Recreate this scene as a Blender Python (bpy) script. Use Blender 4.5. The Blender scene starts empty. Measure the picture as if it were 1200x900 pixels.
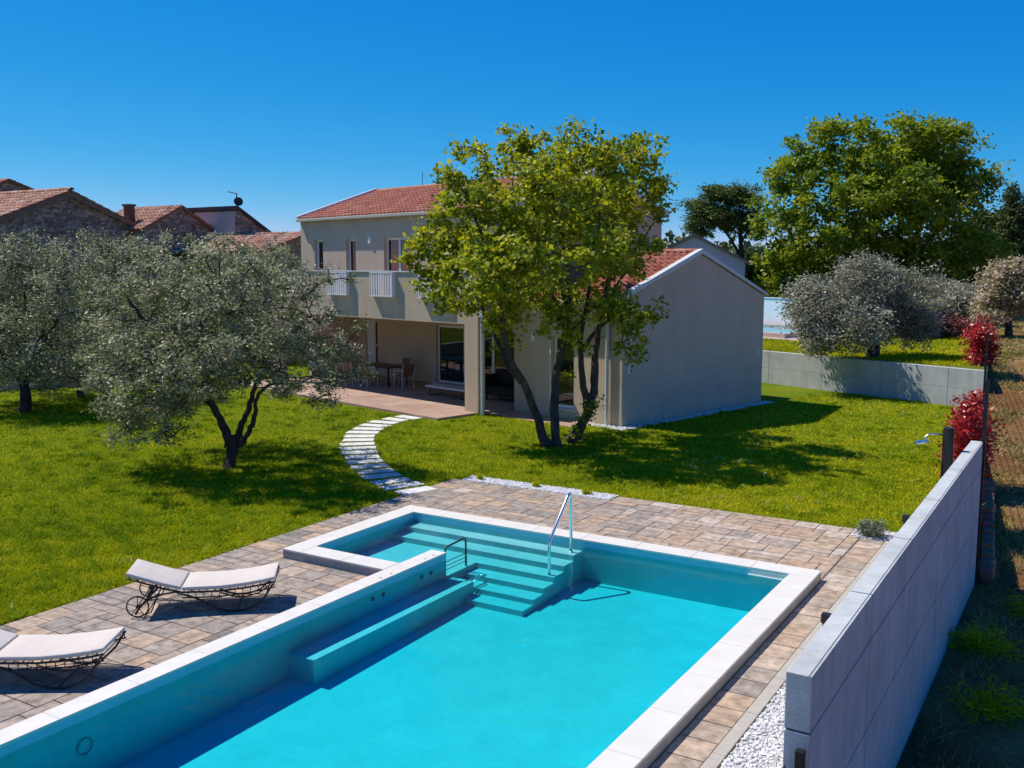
import bpy, math, random
import numpy as np
R = math.radians
rnd = random.Random(7)
rng = np.random.default_rng(11)
sc = bpy.context.scene
col = sc.collection

# ------------------------------------------------------------------ camera
F_PX, YAW, PITCH = 1139.0, 31.51, 6.98          # focal length in pixels of a 1200 px wide picture
CAM = np.array([11.035, -14.309, 4.5])
cam = bpy.data.cameras.new('camera')
cam.sensor_width = 36.0
cam.lens = 36.0 * F_PX / 1200.0
cam.clip_end = 3000
cam_o = bpy.data.objects.new('camera', cam)
col.objects.link(cam_o)
cam_o.location = CAM
cam_o.rotation_euler = (R(90 - PITCH), 0, R(YAW))
sc.camera = cam_o

# ------------------------------------------------------------------ world and sun
SUN = np.array([-0.71, -0.035, 1.0])               # towards the sun
sun_el = math.atan2(SUN[2], math.hypot(SUN[0], SUN[1]))
w = bpy.data.worlds.new('World')
sc.world = w
w.use_nodes = True
nt = w.node_tree
bg = nt.nodes['Background']
sky = nt.nodes.new('ShaderNodeTexSky')
sky.sky_type = 'NISHITA'
sky.sun_disc = False
sky.sun_elevation = sun_el
sky.sun_rotation = math.atan2(SUN[0], SUN[1])
sky.altitude = 0
sky.air_density = 0.6
sky.dust_density = 0.0
sky.ozone_density = 6.0
# grade the sky per channel: deep blue overhead, paler towards the horizon
sep = nt.nodes.new('ShaderNodeSeparateColor'); cmb = nt.nodes.new('ShaderNodeCombineColor')
nt.links.new(sky.outputs[0], sep.inputs[0])
for ch, (gain, ref, pw) in enumerate(((.19, .375, 2.8), (.415, .585, .85), (.66, .802, .35))):
    a_ = nt.nodes.new('ShaderNodeMath'); a_.operation = 'MULTIPLY'; a_.inputs[1].default_value = .1 / ref
    b_ = nt.nodes.new('ShaderNodeMath'); b_.operation = 'POWER'; b_.inputs[1].default_value = pw
    c_ = nt.nodes.new('ShaderNodeMath'); c_.operation = 'MULTIPLY'; c_.inputs[1].default_value = gain * 10
    nt.links.new(sep.outputs[ch], a_.inputs[0]); nt.links.new(a_.outputs[0], b_.inputs[0])
    nt.links.new(b_.outputs[0], c_.inputs[0]); nt.links.new(c_.outputs[0], cmb.inputs[ch])
nt.links.new(cmb.outputs[0], bg.inputs['Color'])
bg.inputs['Strength'].default_value = 0.1
sl = bpy.data.lights.new('sun', 'SUN')
sl.energy = 4.2
sl.angle = R(0.53)
sl.color = (1.0, 0.945, 0.86)
so = bpy.data.objects.new('sun', sl)
col.objects.link(so)
so.rotation_euler = (0, 0, 0)
from mathutils import Vector
so.rotation_euler = Vector(SUN).to_track_quat('Z', 'Y').to_euler()
sc.view_settings.view_transform = 'Standard'
sc.view_settings.look = 'None'
sc.view_settings.exposure = 0.36
sc.view_settings.gamma = 1.0
sc.cycles.max_bounces = 8
sc.cycles.transparent_max_bounces = 16
sc.cycles.use_denoising = True
sc.cycles.sample_clamp_indirect = 4.0
sc.cycles.caustics_reflective = False
sc.cycles.caustics_refractive = False

_y, _p = R(YAW), R(PITCH)
FW = np.array([-math.sin(_y) * math.cos(_p), math.cos(_y) * math.cos(_p), -math.sin(_p)])
RT = np.array([math.cos(_y), math.sin(_y), 0])
UP = np.cross(RT, FW)


def at(u, v, depth):
    """survey point: a place read off the photograph at a measured distance"""
    return CAM + depth * (FW + RT * (u - 600) / F_PX - UP * (v - 450) / F_PX)


def ground_at(u, v, z):
    d = FW + RT * (u - 600) / F_PX - UP * (v - 450) / F_PX
    return CAM + d * (z - CAM[2]) / d[2]


# ------------------------------------------------------------------ helpers
def tag(o, label=None, cat=None, group=None, kind=None):
    if label: o['label'] = label
    if cat: o['category'] = cat
    if group: o['group'] = group
    if kind: o['kind'] = kind
    return o


def empty(name, loc=(0, 0, 0), rz=0.0):
    o = bpy.data.objects.new(name, None)
    o.empty_display_size = 0.2
    col.objects.link(o)
    o.location = loc
    o.rotation_euler = (0, 0, rz)
    return o


def thing(name, label, cat, loc=(0, 0, 0), rz=0.0, group=None):
    return tag(empty(name, loc, rz), label, cat, group)


def copy_tree(o, parent=None):
    c = o.copy()
    col.objects.link(c)
    if parent: c.parent = parent
    for ch in [x for x in bpy.data.objects if x.parent == o]:
        copy_tree(ch, c)
    return c


class MB:
    def __init__(self):
        self.v = []; self.f = []; self.a = []; self.smooth = False

    def add(self, vs, fs, a=0.5):
        n = len(self.v)
        self.v += [tuple(map(float, p)) for p in vs]
        self.f += [tuple(i + n for i in f) for f in fs]
        self.a += [a] * len(fs)
        return self

    def box(self, x0, x1, y0, y1, z0, z1, a=0.5):
        vs = [(x0, y0, z0), (x1, y0, z0), (x1, y1, z0), (x0, y1, z0), (x0, y0, z1), (x1, y0, z1), (x1, y1, z1), (x0, y1, z1)]
        return self.add(vs, [(3, 2, 1, 0), (4, 5, 6, 7), (0, 1, 5, 4), (1, 2, 6, 5), (2, 3, 7, 6), (3, 0, 4, 7)], a)

    def bar(self, p, q, wdt, hgt, up=(0, 0, 1)):
        p, q, up = map(lambda t: np.array(t, float), (p, q, up))
        d = q - p; d /= np.linalg.norm(d)
        s = np.cross(d, up); s /= np.linalg.norm(s); u = np.cross(s, d)
        vs = []
        for e in (p, q):
            for a, b in ((-1, -1), (1, -1), (1, 1), (-1, 1)):
                vs.append(e + s * a * wdt / 2 + u * b * hgt / 2)
        return self.add(vs, [(0, 1, 2, 3), (7, 6, 5, 4), (0, 4, 5, 1), (1, 5, 6, 2), (2, 6, 7, 3), (3, 7, 4, 0)])

    def tube(self, pts, rad, n=8, cap=True, a=0.5):
        pts = [np.array(p, float) for p in pts]
        m = len(pts)
        if np.isscalar(rad): rad = [rad] * m
        ref = None; vs = []; fs = []
        for i in range(m):
            t = pts[min(i + 1, m - 1)] - pts[max(i - 1, 0)]
            t = t / (np.linalg.norm(t) + 1e-9)
            if ref is None:
                ref = np.array((0, 0, 1.0)) if abs(t[2]) < .9 else np.array((1.0, 0, 0))
            s = np.cross(t, ref); s /= (np.linalg.norm(s) + 1e-9); u = np.cross(s, t); ref = u
            for k in range(n):
                an = 2 * math.pi * k / n
                vs.append(pts[i] + (s * math.cos(an) + u * math.sin(an)) * rad[i])
        for i in range(m - 1):
            for k in range(n):
                fs.append((i * n + k, i * n + (k + 1) % n, (i + 1) * n + (k + 1) % n, (i + 1) * n + k))
        if cap:
            fs.append(tuple(range(n - 1, -1, -1))); fs.append(tuple(range((m - 1) * n, m * n)))
        return self.add(vs, fs, a)

    def prism(self, poly, z0, z1, a=0.5):
        """poly: xy list, counter-clockwise"""
        n = len(poly)
        vs = [(x, y, z0) for x, y in poly] + [(x, y, z1) for x, y in poly]
        fs = [tuple(range(n - 1, -1, -1)), tuple(range(n, 2 * n))]
        fs += [(i, (i + 1) % n, n + (i + 1) % n, n + i) for i in range(n)]
        return self.add(vs, fs, a)

    def extrude(self, poly, off, a=0.5):
        """poly: 3D points, off: extrusion vector"""
        n = len(poly); off = np.array(off, float)
        vs = [np.array(p, float) for p in poly]; vs = vs + [p + off for p in vs]
        fs = [tuple(range(n - 1, -1, -1)), tuple(range(n, 2 * n))]
        fs += [(i, (i + 1) % n, n + (i + 1) % n, n + i) for i in range(n)]
        return self.add(vs, fs, a)

    def disc(self, c, nrm, r, th, n=14):
        c = np.array(c, float); nrm = np.array(nrm, float); nrm /= np.linalg.norm(nrm)
        return self.tube([c - nrm * th / 2, c + nrm * th / 2], r, n)

    def build(self, name, m, parent=None, bevel=0.0, smooth=None, kind=None):
        me = bpy.data.meshes.new(name)
        me.from_pydata(self.v, [], self.f)
        at_ = me.attributes.new('rnd', 'FLOAT', 'FACE')
        at_.data.foreach_set('value', np.array(self.a, dtype=np.float32))
        me.update()
        o = bpy.data.objects.new(name, me)
        col.objects.link(o)
        if m is not None: me.materials.append(m)
        if parent is not None: o.parent = parent
        if smooth if smooth is not None else self.smooth:
            me.polygons.foreach_set('use_smooth', [True] * len(me.polygons))
        if bevel:
            b = o.modifiers.new('bevel', 'BEVEL'); b.width = bevel; b.segments = 2; b.limit_method = 'ANGLE'; b.angle_limit = R(40)
        if kind: o['kind'] = kind
        return o


def grid_panel(axis, us, vs_, holes, t0, t1):
    """slab with rectangular holes; axis 'o': u=s, v=z, thickness along o; axis 'z': u=x, v=y, thickness along z"""
    U = sorted(set(list(us) + [h[0] for h in holes] + [h[1] for h in holes]))
    V = sorted(set(list(vs_) + [h[2] for h in holes] + [h[3] for h in holes]))
    U = [u for u in U if us[0] <= u <= us[-1]]; V = [v for v in V if vs_[0] <= v <= vs_[-1]]
    mb = MB(); idx = {}

    def P(i, j, k):
        key = (i, j, k)
        if key not in idx:
            u, v, t = U[i], V[j], (t0, t1)[k]
            p = (u, t, v) if axis == 'o' else ((t, u, v) if axis == 's' else (u, v, t))
            idx[key] = len(mb.v); mb.v.append(p)
        return idx[key]

    def solid(i, j):
        if i < 0 or j < 0 or i >= len(U) - 1 or j >= len(V) - 1: return False
        cu, cv = (U[i] + U[i + 1]) / 2, (V[j] + V[j + 1]) / 2
        return not any(h[0] < cu < h[1] and h[2] < cv < h[3] for h in holes)

    def F(f): mb.f.append(f); mb.a.append(.5)
    for i in range(len(U) - 1):
        for j in range(len(V) - 1):
            if not solid(i, j): continue
            F((P(i, j, 0), P(i + 1, j, 0), P(i + 1, j + 1, 0), P(i, j + 1, 0)))
            F((P(i, j + 1, 1), P(i + 1, j + 1, 1), P(i + 1, j, 1), P(i, j, 1)))
            if not solid(i - 1, j): F((P(i, j, 0), P(i, j + 1, 0), P(i, j + 1, 1), P(i, j, 1)))
            if not solid(i + 1, j): F((P(i + 1, j, 0), P(i + 1, j, 1), P(i + 1, j + 1, 1), P(i + 1, j + 1, 0)))
            if not solid(i, j - 1): F((P(i, j, 0), P(i, j, 1), P(i + 1, j, 1), P(i + 1, j, 0)))
            if not solid(i, j + 1): F((P(i, j + 1, 0), P(i + 1, j + 1, 0), P(i + 1, j + 1, 1), P(i, j + 1, 1)))
    return mb


# ------------------------------------------------------------------ materials
def nmat(name):
    m = bpy.data.materials.new(name); m.use_nodes = True
    t = m.node_tree
    return m, t, t.nodes['Principled BSDF'], t.links


def ramp(t, stops):
    r = t.nodes.new('ShaderNodeValToRGB')
    e = r.color_ramp.elements
    while len(e) < len(stops): e.new(.5)
    for k, (p, c) in enumerate(stops):
        e[k].position = p; e[k].color = (*c, 1)
    return r


def noise(t, scale, detail=4, rough=.55, coord='Object', sx=(1, 1, 1)):
    tc = t.nodes.new('ShaderNodeTexCoord')
    mp = t.nodes.new('ShaderNodeMapping'); mp.inputs['Scale'].default_value = sx
    t.links.new(tc.outputs[coord], mp.inputs[0])
    n = t.nodes.new('ShaderNodeTexNoise')
    n.inputs['Scale'].default_value = scale; n.inputs['Detail'].default_value = detail; n.inputs['Roughness'].default_value = rough
    t.links.new(mp.outputs[0], n.inputs['Vector'])
    return n


def bump(t, b, src, strength, dist=.02):
    bp = t.nodes.new('ShaderNodeBump'); bp.inputs['Strength'].default_value = strength; bp.inputs['Distance'].default_value = dist
    t.links.new(src, bp.inputs['Height']); t.links.new(bp.outputs[0], b.inputs['Normal'])
    return bp


def mul(c, k): return tuple(min(1, x * k) for x in c)


def mat(name, base, rough=.7, var=.12, scale=6, bmp=.15, bscale=60, metal=0, spec=.4, dist=.01, sx=(1, 1, 1)):
    m, t, b, L = nmat(name)
    b.inputs['Roughness'].default_value = rough; b.inputs['Metallic'].default_value = metal
    b.inputs['Specular IOR Level'].default_value = spec
    n = noise(t, scale, 6, .6, sx=sx)
    r = ramp(t, [(.3, mul(base, 1 - var)), (.7, mul(base, 1 + var))])
    L.new(n.outputs[0], r.inputs[0]); L.new(r.outputs[0], b.inputs['Base Color'])
    if bmp:
        n2 = noise(t, bscale, 3)
        bump(t, b, n2.outputs[0], bmp, dist)
    return m


def attr_mat(name, stops, rough=.8, nscale=25, nvar=.25, bmp=.3, bscale=80, dist=.004, spec=.3):
    """colour picked per face (attribute rnd), times stain noise"""
    m, t, b, L = nmat(name)
    b.inputs['Roughness'].default_value = rough; b.inputs['Specular IOR Level'].default_value = spec
    a = t.nodes.new('ShaderNodeAttribute'); a.attribute_name = 'rnd'
    r = ramp(t, stops); L.new(a.outputs['Fac'], r.inputs[0])
    n = noise(t, nscale, 6, .65)
    r2 = ramp(t, [(.3, (1 - nvar,) * 3), (.7, (1 + nvar * .3,) * 3)])
    L.new(n.outputs[0], r2.inputs[0])
    mx = t.nodes.new('ShaderNodeMix'); mx.data_type = 'RGBA'; mx.blend_type = 'MULTIPLY'; mx.inputs[0].default_value = 1
    L.new(r.outputs[0], mx.inputs[6]); L.new(r2.outputs[0], mx.inputs[7]); L.new(mx.outputs[2], b.inputs['Base Color'])
    if bmp:
        n2 = noise(t, bscale, 4); bump(t, b, n2.outputs[0], bmp, dist)
    return m


def leaf_mat(name, stops, trans=.35, rough=.55, tcol=None, spec=.3):
    m = bpy.data.materials.new(name); m.use_nodes = True
    t = m.node_tree; L = t.links; b = t.nodes['Principled BSDF']; out = t.nodes['Material Output']
    a = t.nodes.new('ShaderNodeAttribute'); a.attribute_name = 'rnd'
    r = ramp(t, stops); L.new(a.outputs['Fac'], r.inputs[0]); L.new(r.outputs[0], b.inputs['Base Color'])
    b.inputs['Roughness'].default_value = rough; b.inputs['Specular IOR Level'].default_value = spec
    tr = t.nodes.new('ShaderNodeBsdfTranslucent')
    if tcol is None: L.new(r.outputs[0], tr.inputs['Color'])
    else:
        mm = t.nodes.new('ShaderNodeMix'); mm.data_type = 'RGBA'; mm.blend_type = 'MULTIPLY'; mm.inputs[0].default_value = 1
        L.new(r.outputs[0], mm.inputs[6]); mm.inputs[7].default_value = (*tcol, 1); L.new(mm.outputs[2], tr.inputs['Color'])
    mx = t.nodes.new('ShaderNodeMixShader'); mx.inputs[0].default_value = trans
    L.new(b.outputs[0], mx.inputs[1]); L.new(tr.outputs[0], mx.inputs[2]); L.new(mx.outputs[0], out.inputs['Surface'])
    return m


M = {}
M['coping'] = mat('pale_limestone', (.68, .64, .565), .6, .06, 3, .15, 90)
M['rim'] = mat('grey_render', (.36, .34, .31), .85, .12, 5, .3, 120)
M['plaster'] = mat('tan_plaster', (.60, .475, .345), .9, .06, 1.2, .5, 140, spec=.15, dist=.006)
def plaster_mat():
    m, t, b, L = nmat('tan_plaster')
    b.inputs['Roughness'].default_value = .92; b.inputs['Specular IOR Level'].default_value = .12
    n = noise(t, 1.1, 6, .6); r = ramp(t, [(.3, (.56, .445, .325)), (.7, (.63, .50, .365))]); L.new(n.outputs[0], r.inputs[0])
    n1 = noise(t, 2.2, 7, .7, sx=(1, 1, .12)); r1 = ramp(t, [(.32, (.93, .925, .915)), (.6, (1, 1, 1))]); L.new(n1.outputs[0], r1.inputs[0])
    mx = t.nodes.new('ShaderNodeMix'); mx.data_type = 'RGBA'; mx.blend_type = 'MULTIPLY'; mx.inputs[0].default_value = 1
    L.new(r.outputs[0], mx.inputs[6]); L.new(r1.outputs[0], mx.inputs[7]); L.new(mx.outputs[2], b.inputs['Base Color'])
    n2 = noise(t, 110, 5, .7); bump(t, b, n2.outputs[0], .7, .008)
    return m


M['plaster'] = plaster_mat()
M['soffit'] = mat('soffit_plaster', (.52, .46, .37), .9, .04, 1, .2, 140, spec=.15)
M['white'] = mat('white_paint', (.80, .80, .80), .45, .04, 2, .05)
M['trim'] = mat('pale_metal_trim', (.62, .62, .60), .45, .05, 3, .05)
M['fascia'] = mat('beige_gutter', (.52, .47, .38), .5, .06, 3, .05)
M['pipe'] = mat('pale_pipe', (.60, .64, .63), .35, .04, 3, 0, spec=.5)
M['iron'] = mat('dark_wrought_iron', (.028, .020, .017), .5, .3, 30, .2, 200, spec=.5)
M['black'] = mat('black_powder_coat', (.012, .012, .014), .4, .2, 8, .05, spec=.5)
M['blackcloth'] = mat('black_cover', (.012, .012, .013), .8, .2, 8, .2, 20)
M['cushion'] = mat('light_cushion', (.62, .55, .475), .9, .05, 8, .5, 30, spec=.15, dist=.01)
M['chrome'] = mat('stainless_steel', (.78, .78, .78), .22, .03, 5, 0, metal=1)
M['cane'] = mat('brown_cane', (.22, .125, .075), .7, .2, 20, .3, 60)
M['darkwood'] = mat('dark_table', (.03, .026, .024), .4, .2, 10, .1)
M['chimney'] = mat('dark_chimney_brick', (.10, .06, .05), .9, .3, 12, .4, 30)
M['stepstone'] = mat('white_step_stone', (.66, .64, .60), .75, .1, 8, .4, 40)
M['patio'] = None
M['pvc'] = mat('white_socket', (.62, .70, .74), .4, .02, 2, 0)
M['bark'] = mat('oak_bark', (.085, .066, .050), .95, .45, 7, 1.0, 22, spec=.1, dist=.03, sx=(1, 1, .4))
M['olive_bark'] = mat('olive_bark', (.06, .05, .042), .95, .4, 7, 1.0, 22, spec=.1, dist=.03, sx=(1, 1, .4))
M['dish'] = mat('dark_dish', (.02, .022, .025), .5, .1, 5, 0)


def glass_mat():
    m, t, b, L = nmat('dark_window_glass')
    b.inputs['Base Color'].default_value = (.012, .014, .017, 1)
    b.inputs['Roughness'].default_value = .02
    b.inputs['Specular IOR Level'].default_value = .7
    n = noise(t, .7, 1); bump(t, b, n.outputs[0], .03, .05)
    return m


M['glass'] = glass_mat()

M['tile'] = attr_mat('terracotta_roof_tile', [(0, (.30, .085, .045)), (.35, (.42, .135, .075)), (.7, (.48, .18, .105)), (1, (.52, .25, .16))], .8, 5, .25, .2, 60)
M['oldtile'] = attr_mat('old_roof_tile', [(0, (.24, .11, .07)), (.4, (.48, .22, .135)), (.75, (.58, .35, .24)), (1, (.60, .48, .37))], .9, 3, .4, .2, 60)
M['paver'] = attr_mat('concrete_pavers', [(0, (.24, .205, .17)), (.25, (.34, .285, .235)), (.5, (.42, .34, .265)), (.72, (.51, .36, .24)), (1, (.58, .48, .385))], .85, 6.5, .55, .35, 90)
M['patio'] = attr_mat('terrace_tiles', [(0, (.38, .25, .185)), (.5, (.45, .30, .225)), (1, (.50, .36, .28))], .6, 4, .2, .1, 60)
M['gravel'] = attr_mat('white_pebbles', [(0, (.45, .44, .43)), (.5, (.70, .68, .66)), (1, (.84, .83, .81))], .7, 30, .1, 0)


def concrete_mat():
    m, t, b, L = nmat('precast_concrete')
    b.inputs['Roughness'].default_value = .85; b.inputs['Specular IOR Level'].default_value = .2
    n = noise(t, 1.3, 8, .65); r = ramp(t, [(.25, (.42, .435, .415)), (.55, (.535, .555, .53)), (.8, (.61, .63, .60))])
    L.new(n.outputs[0], r.inputs[0])
    n3 = noise(t, 4, 6, .7, sx=(1, 1, .25)); r3 = ramp(t, [(.35, (.82, .81, .80)), (.65, (1, 1, 1))]); L.new(n3.outputs[0], r3.inputs[0])
    mx = t.nodes.new('ShaderNodeMix'); mx.data_type = 'RGBA'; mx.blend_type = 'MULTIPLY'; mx.inputs[0].default_value = 1
    L.new(r.outputs[0], mx.inputs[6]); L.new(r3.outputs[0], mx.inputs[7]); L.new(mx.outputs[2], b.inputs['Base Color'])
    n2 = noise(t, 50, 4); bump(t, b, n2.outputs[0], .35, .006)
    return m


M['concrete'] = concrete_mat()


def rubble_mat():
    m, t, b, L = nmat('rubble_stone')
    b.inputs['Roughness'].default_value = .95; b.inputs['Specular IOR Level'].default_value = .1
    tc = t.nodes.new('ShaderNodeTexCoord'); mp = t.nodes.new('ShaderNodeMapping'); mp.inputs['Scale'].default_value = (1.0, 1.0, 1.9)
    L.new(tc.outputs['Object'], mp.inputs[0])
    nn = noise(t, 1.2, 2); ad = t.nodes.new('ShaderNodeMix'); ad.data_type = 'RGBA'; ad.blend_type = 'ADD'; ad.inputs[0].default_value = .35
    L.new(mp.outputs[0], ad.inputs[6]); L.new(nn.outputs['Color'], ad.inputs[7])
    vo = t.nodes.new('ShaderNodeTexVoronoi'); vo.inputs['Scale'].default_value = 4.6; L.new(ad.outputs[2], vo.inputs['Vector'])
    ve = t.nodes.new('ShaderNodeTexVoronoi'); ve.feature = 'DISTANCE_TO_EDGE'; ve.inputs['Scale'].default_value = 4.6; L.new(ad.outputs[2], ve.inputs['Vector'])
    r = ramp(t, [(.1, (.15, .105, .085)), (.5, (.28, .21, .17)), (.9, (.44, .35, .30))]); L.new(vo.outputs['Color'], r.inputs[0])
    r2 = ramp(t, [(0, (.42, .38, .36)), (.06, (1, 1, 1))]); L.new(ve.outputs['Distance'], r2.inputs[0])
    mx = t.nodes.new('ShaderNodeMix'); mx.data_type = 'RGBA'; mx.blend_type = 'MULTIPLY'; mx.inputs[0].default_value = 1
    L.new(r.outputs[0], mx.inputs[6]); L.new(r2.outputs[0], mx.inputs[7]); L.new(mx.outputs[2], b.inputs['Base Color'])
    bump(t, b, ve.outputs['Distance'], .9, .08)
    return m


M['rubble'] = rubble_mat()


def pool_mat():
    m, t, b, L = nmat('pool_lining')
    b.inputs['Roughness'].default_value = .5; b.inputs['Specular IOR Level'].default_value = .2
    n = noise(t, 2.2, 7, .65); r = ramp(t, [(.3, (.22, .54, .585)), (.72, (.30, .63, .675))]); L.new(n.outputs[0], r.inputs[0])  # mottling painted into the lining colour stands in for rippled light on the floor
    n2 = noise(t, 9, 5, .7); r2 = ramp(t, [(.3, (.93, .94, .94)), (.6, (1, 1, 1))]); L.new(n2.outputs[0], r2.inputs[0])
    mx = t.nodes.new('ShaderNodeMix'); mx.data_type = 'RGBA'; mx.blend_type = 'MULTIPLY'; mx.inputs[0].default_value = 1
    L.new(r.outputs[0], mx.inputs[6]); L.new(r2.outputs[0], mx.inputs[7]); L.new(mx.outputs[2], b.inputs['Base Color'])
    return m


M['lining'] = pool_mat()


def water_mat(density=1.35):
    m = bpy.data.materials.new('pool_water'); m.use_nodes = True
    t = m.node_tree; L = t.links; t.nodes.remove(t.nodes['Principled BSDF']); out = t.nodes['Material Output']
    tr = t.nodes.new('ShaderNodeBsdfTransparent'); gl = t.nodes.new('ShaderNodeBsdfGlossy'); gl.inputs['Roughness'].default_value = .015
    fr = t.nodes.new('ShaderNodeFresnel'); fr.inputs['IOR'].default_value = 1.30
    n = noise(t, 2.6, 3, .5); n2 = noise(t, 11, 2, .5)
    ad = t.nodes.new('ShaderNodeMath'); ad.operation = 'MULTIPLY_ADD'; ad.inputs[1].default_value = .25
    L.new(n2.outputs[0], ad.inputs[0]); L.new(n.outputs[0], ad.inputs[2])
    bp = t.nodes.new('ShaderNodeBump'); bp.inputs['Strength'].default_value = .30; bp.inputs['Distance'].default_value = .05
    L.new(ad.outputs[0], bp.inputs['Height']); L.new(bp.outputs[0], gl.inputs['Normal']); L.new(bp.outputs[0], fr.inputs['Normal'])
    mx = t.nodes.new('ShaderNodeMixShader')
    L.new(fr.outputs[0], mx.inputs[0]); L.new(tr.outputs[0], mx.inputs[1]); L.new(gl.outputs[0], mx.inputs[2])
    L.new(mx.outputs[0], out.inputs['Surface'])
    va = t.nodes.new('ShaderNodeVolumeAbsorption'); va.inputs['Color'].default_value = (.0, .94, .965, 1); va.inputs['Density'].default_value = density
    L.new(va.outputs[0], out.inputs['Volume'])
    return m


M['water'] = water_mat()


def ground_mat(name, dark, mid, dry, scale=.35, nvar=.5):
    m, t, b, L = nmat(name)
    b.inputs['Roughness'].default_value = 1; b.inputs['Specular IOR Level'].default_value = .05
    n = noise(t, scale, 7, .6); r = ramp(t, [(.28, dark), (.5, mid), (.74, dry)]); L.new(n.outputs[0], r.inputs[0])
    n2 = noise(t, 14, 5, .7); r2 = ramp(t, [(.3, (1 - nvar,) * 3), (.65, (1, 1, 1))]); L.new(n2.outputs[0], r2.inputs[0])
    mx = t.nodes.new('ShaderNodeMix'); mx.data_type = 'RGBA'; mx.blend_type = 'MULTIPLY'; mx.inputs[0].default_value = 1
    L.new(r.outputs[0], mx.inputs[6]); L.new(r2.outputs[0], mx.inputs[7]); L.new(mx.outputs[2], b.inputs['Base Color'])
    n3 = noise(t, 30, 4, .7); bump(t, b, n3.outputs[0], .8, .03)
    return m


M['lawn'] = ground_mat('lawn_soil_grass', (.085, .155, .008), (.145, .215, .010), (.23, .25, .014))
M['field'] = ground_mat('field_earth', (.17, .068, .030), (.25, .13, .05), (.38, .25, .10), .6)
M['farlawn'] = ground_mat('rough_grass', (.12, .16, .016), (.17, .19, .022), (.24, .21, .04), .3)
M['grass'] = leaf_mat('grass_blades', [(0, (.22, .29, .005)), (.5, (.47, .48, .007)), (.85, (.62, .55, .012)), (1, (.66, .52, .04))], .35, .7, spec=.05)
M['oakleaf'] = leaf_mat('oak_leaves', [(0, (.11, .175, .010)), (.4, (.26, .325, .016)), (.8, (.47, .47, .026)), (1, (.58, .49, .05))], .48, .5, (1.15, 1.1, .6))
M['bigoakleaf'] = leaf_mat('great_oak_leaves', [(0, (.085, .15, .012)), (.5, (.22, .30, .018)), (.9, (.40, .43, .03)), (1, (.44, .37, .04))], .45, .5, (1.1, 1.1, .6))
M['oliveleaf'] = leaf_mat('olive_leaves', [(0, (.06, .08, .022)), (.45, (.22, .24, .095)), (.75, (.47, .47, .26)), (1, (.78, .73, .55))], .3, .5, spec=.4)
M['silverolive'] = leaf_mat('silver_olive_leaves', [(0, (.15, .15, .075)), (.45, (.30, .295, .185)), (.75, (.47, .46, .33)), (1, (.62, .60, .47))], .3, .5, spec=.4)
M['pineleaf'] = leaf_mat('pine_needles', [(0, (.06, .10, .018)), (.6, (.12, .175, .035)), (1, (.22, .25, .06))], .2, .6)
M['darkleaf'] = leaf_mat('dark_evergreen', [(0, (.035, .065, .016)), (.6, (.075, .115, .026)), (1, (.15, .18, .045))], .2, .6)
M['blossom'] = leaf_mat('blossom_leaves', [(0, (.20, .19, .05)), (.35, (.38, .30, .12)), (.65, (.58, .48, .32)), (1, (.70, .60, .48))], .35, .6)
M['redleaf'] = leaf_mat('red_photinia', [(0, (.16, .010, .010)), (.5, (.48, .020, .022)), (.9, (.66, .07, .05)), (1, (.62, .35, .22))], .3, .35, spec=.5)
M['pinkleaf'] = leaf_mat('pink_hedge', [(0, (.10, .05, .03)), (.4, (.34, .09, .08)), (.8, (.48, .20, .17)), (1, (.5, .42, .33))], .3, .5)
M['plumleaf'] = leaf_mat('plum_leaves', [(0, (.03, .012, .014)), (.6, (.075, .03, .03)), (1, (.20, .09, .08))], .2, .4)
M['herb'] = leaf_mat('grey_herb', [(0, (.10, .13, .06)), (.6, (.22, .26, .15)), (1, (.42, .45, .34))], .25, .6)


# ------------------------------------------------------------------ leaf meshes
def raw_mesh(name, verts, nper, rv, m, parent=None, smooth=False):
    """verts (N*nper,3); one polygon per nper verts"""
    n = len(verts) // nper
    me = bpy.data.meshes.new(name)
    me.vertices.add(len(verts)); me.vertices.foreach_set('co', np.ascontiguousarray(verts, dtype=np.float32).ravel())
    me.loops.add(n * nper); me.loops.foreach_set('vertex_index', np.arange(n * nper, dtype=np.int32))
    me.polygons.add(n)
    me.polygons.foreach_set('loop_start', np.arange(0, n * nper, nper, dtype=np.int32))
    me.polygons.foreach_set('loop_total', np.full(n, nper, dtype=np.int32))
    a = me.attributes.new('rnd', 'FLOAT', 'FACE'); a.data.foreach_set('value', np.ascontiguousarray(rv, dtype=np.float32))
    me.update(calc_edges=True)
    o = bpy.data.objects.new(name, me); col.objects.link(o)
    me.materials.append(m)
    if parent is not None: o.parent = parent
    return o


def unit(a): return a / (np.linalg.norm(a, axis=-1, keepdims=True) + 1e-9)


def leaf_quads(cent, axis, nrm, ln, wd):
    side = unit(np.cross(axis, nrm))
    v = np.empty((len(cent), 4, 3))
    v[:, 0] = cent - axis * ln[:, None] * .5
    v[:, 1] = cent + side * wd[:, None] * .5 + nrm * ln[:, None] * .06
    v[:, 2] = cent + axis * ln[:, None] * .5
    v[:, 3] = cent - side * wd[:, None] * .5 + nrm * ln[:, None] * .06
    return v.reshape(-1, 3)


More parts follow.
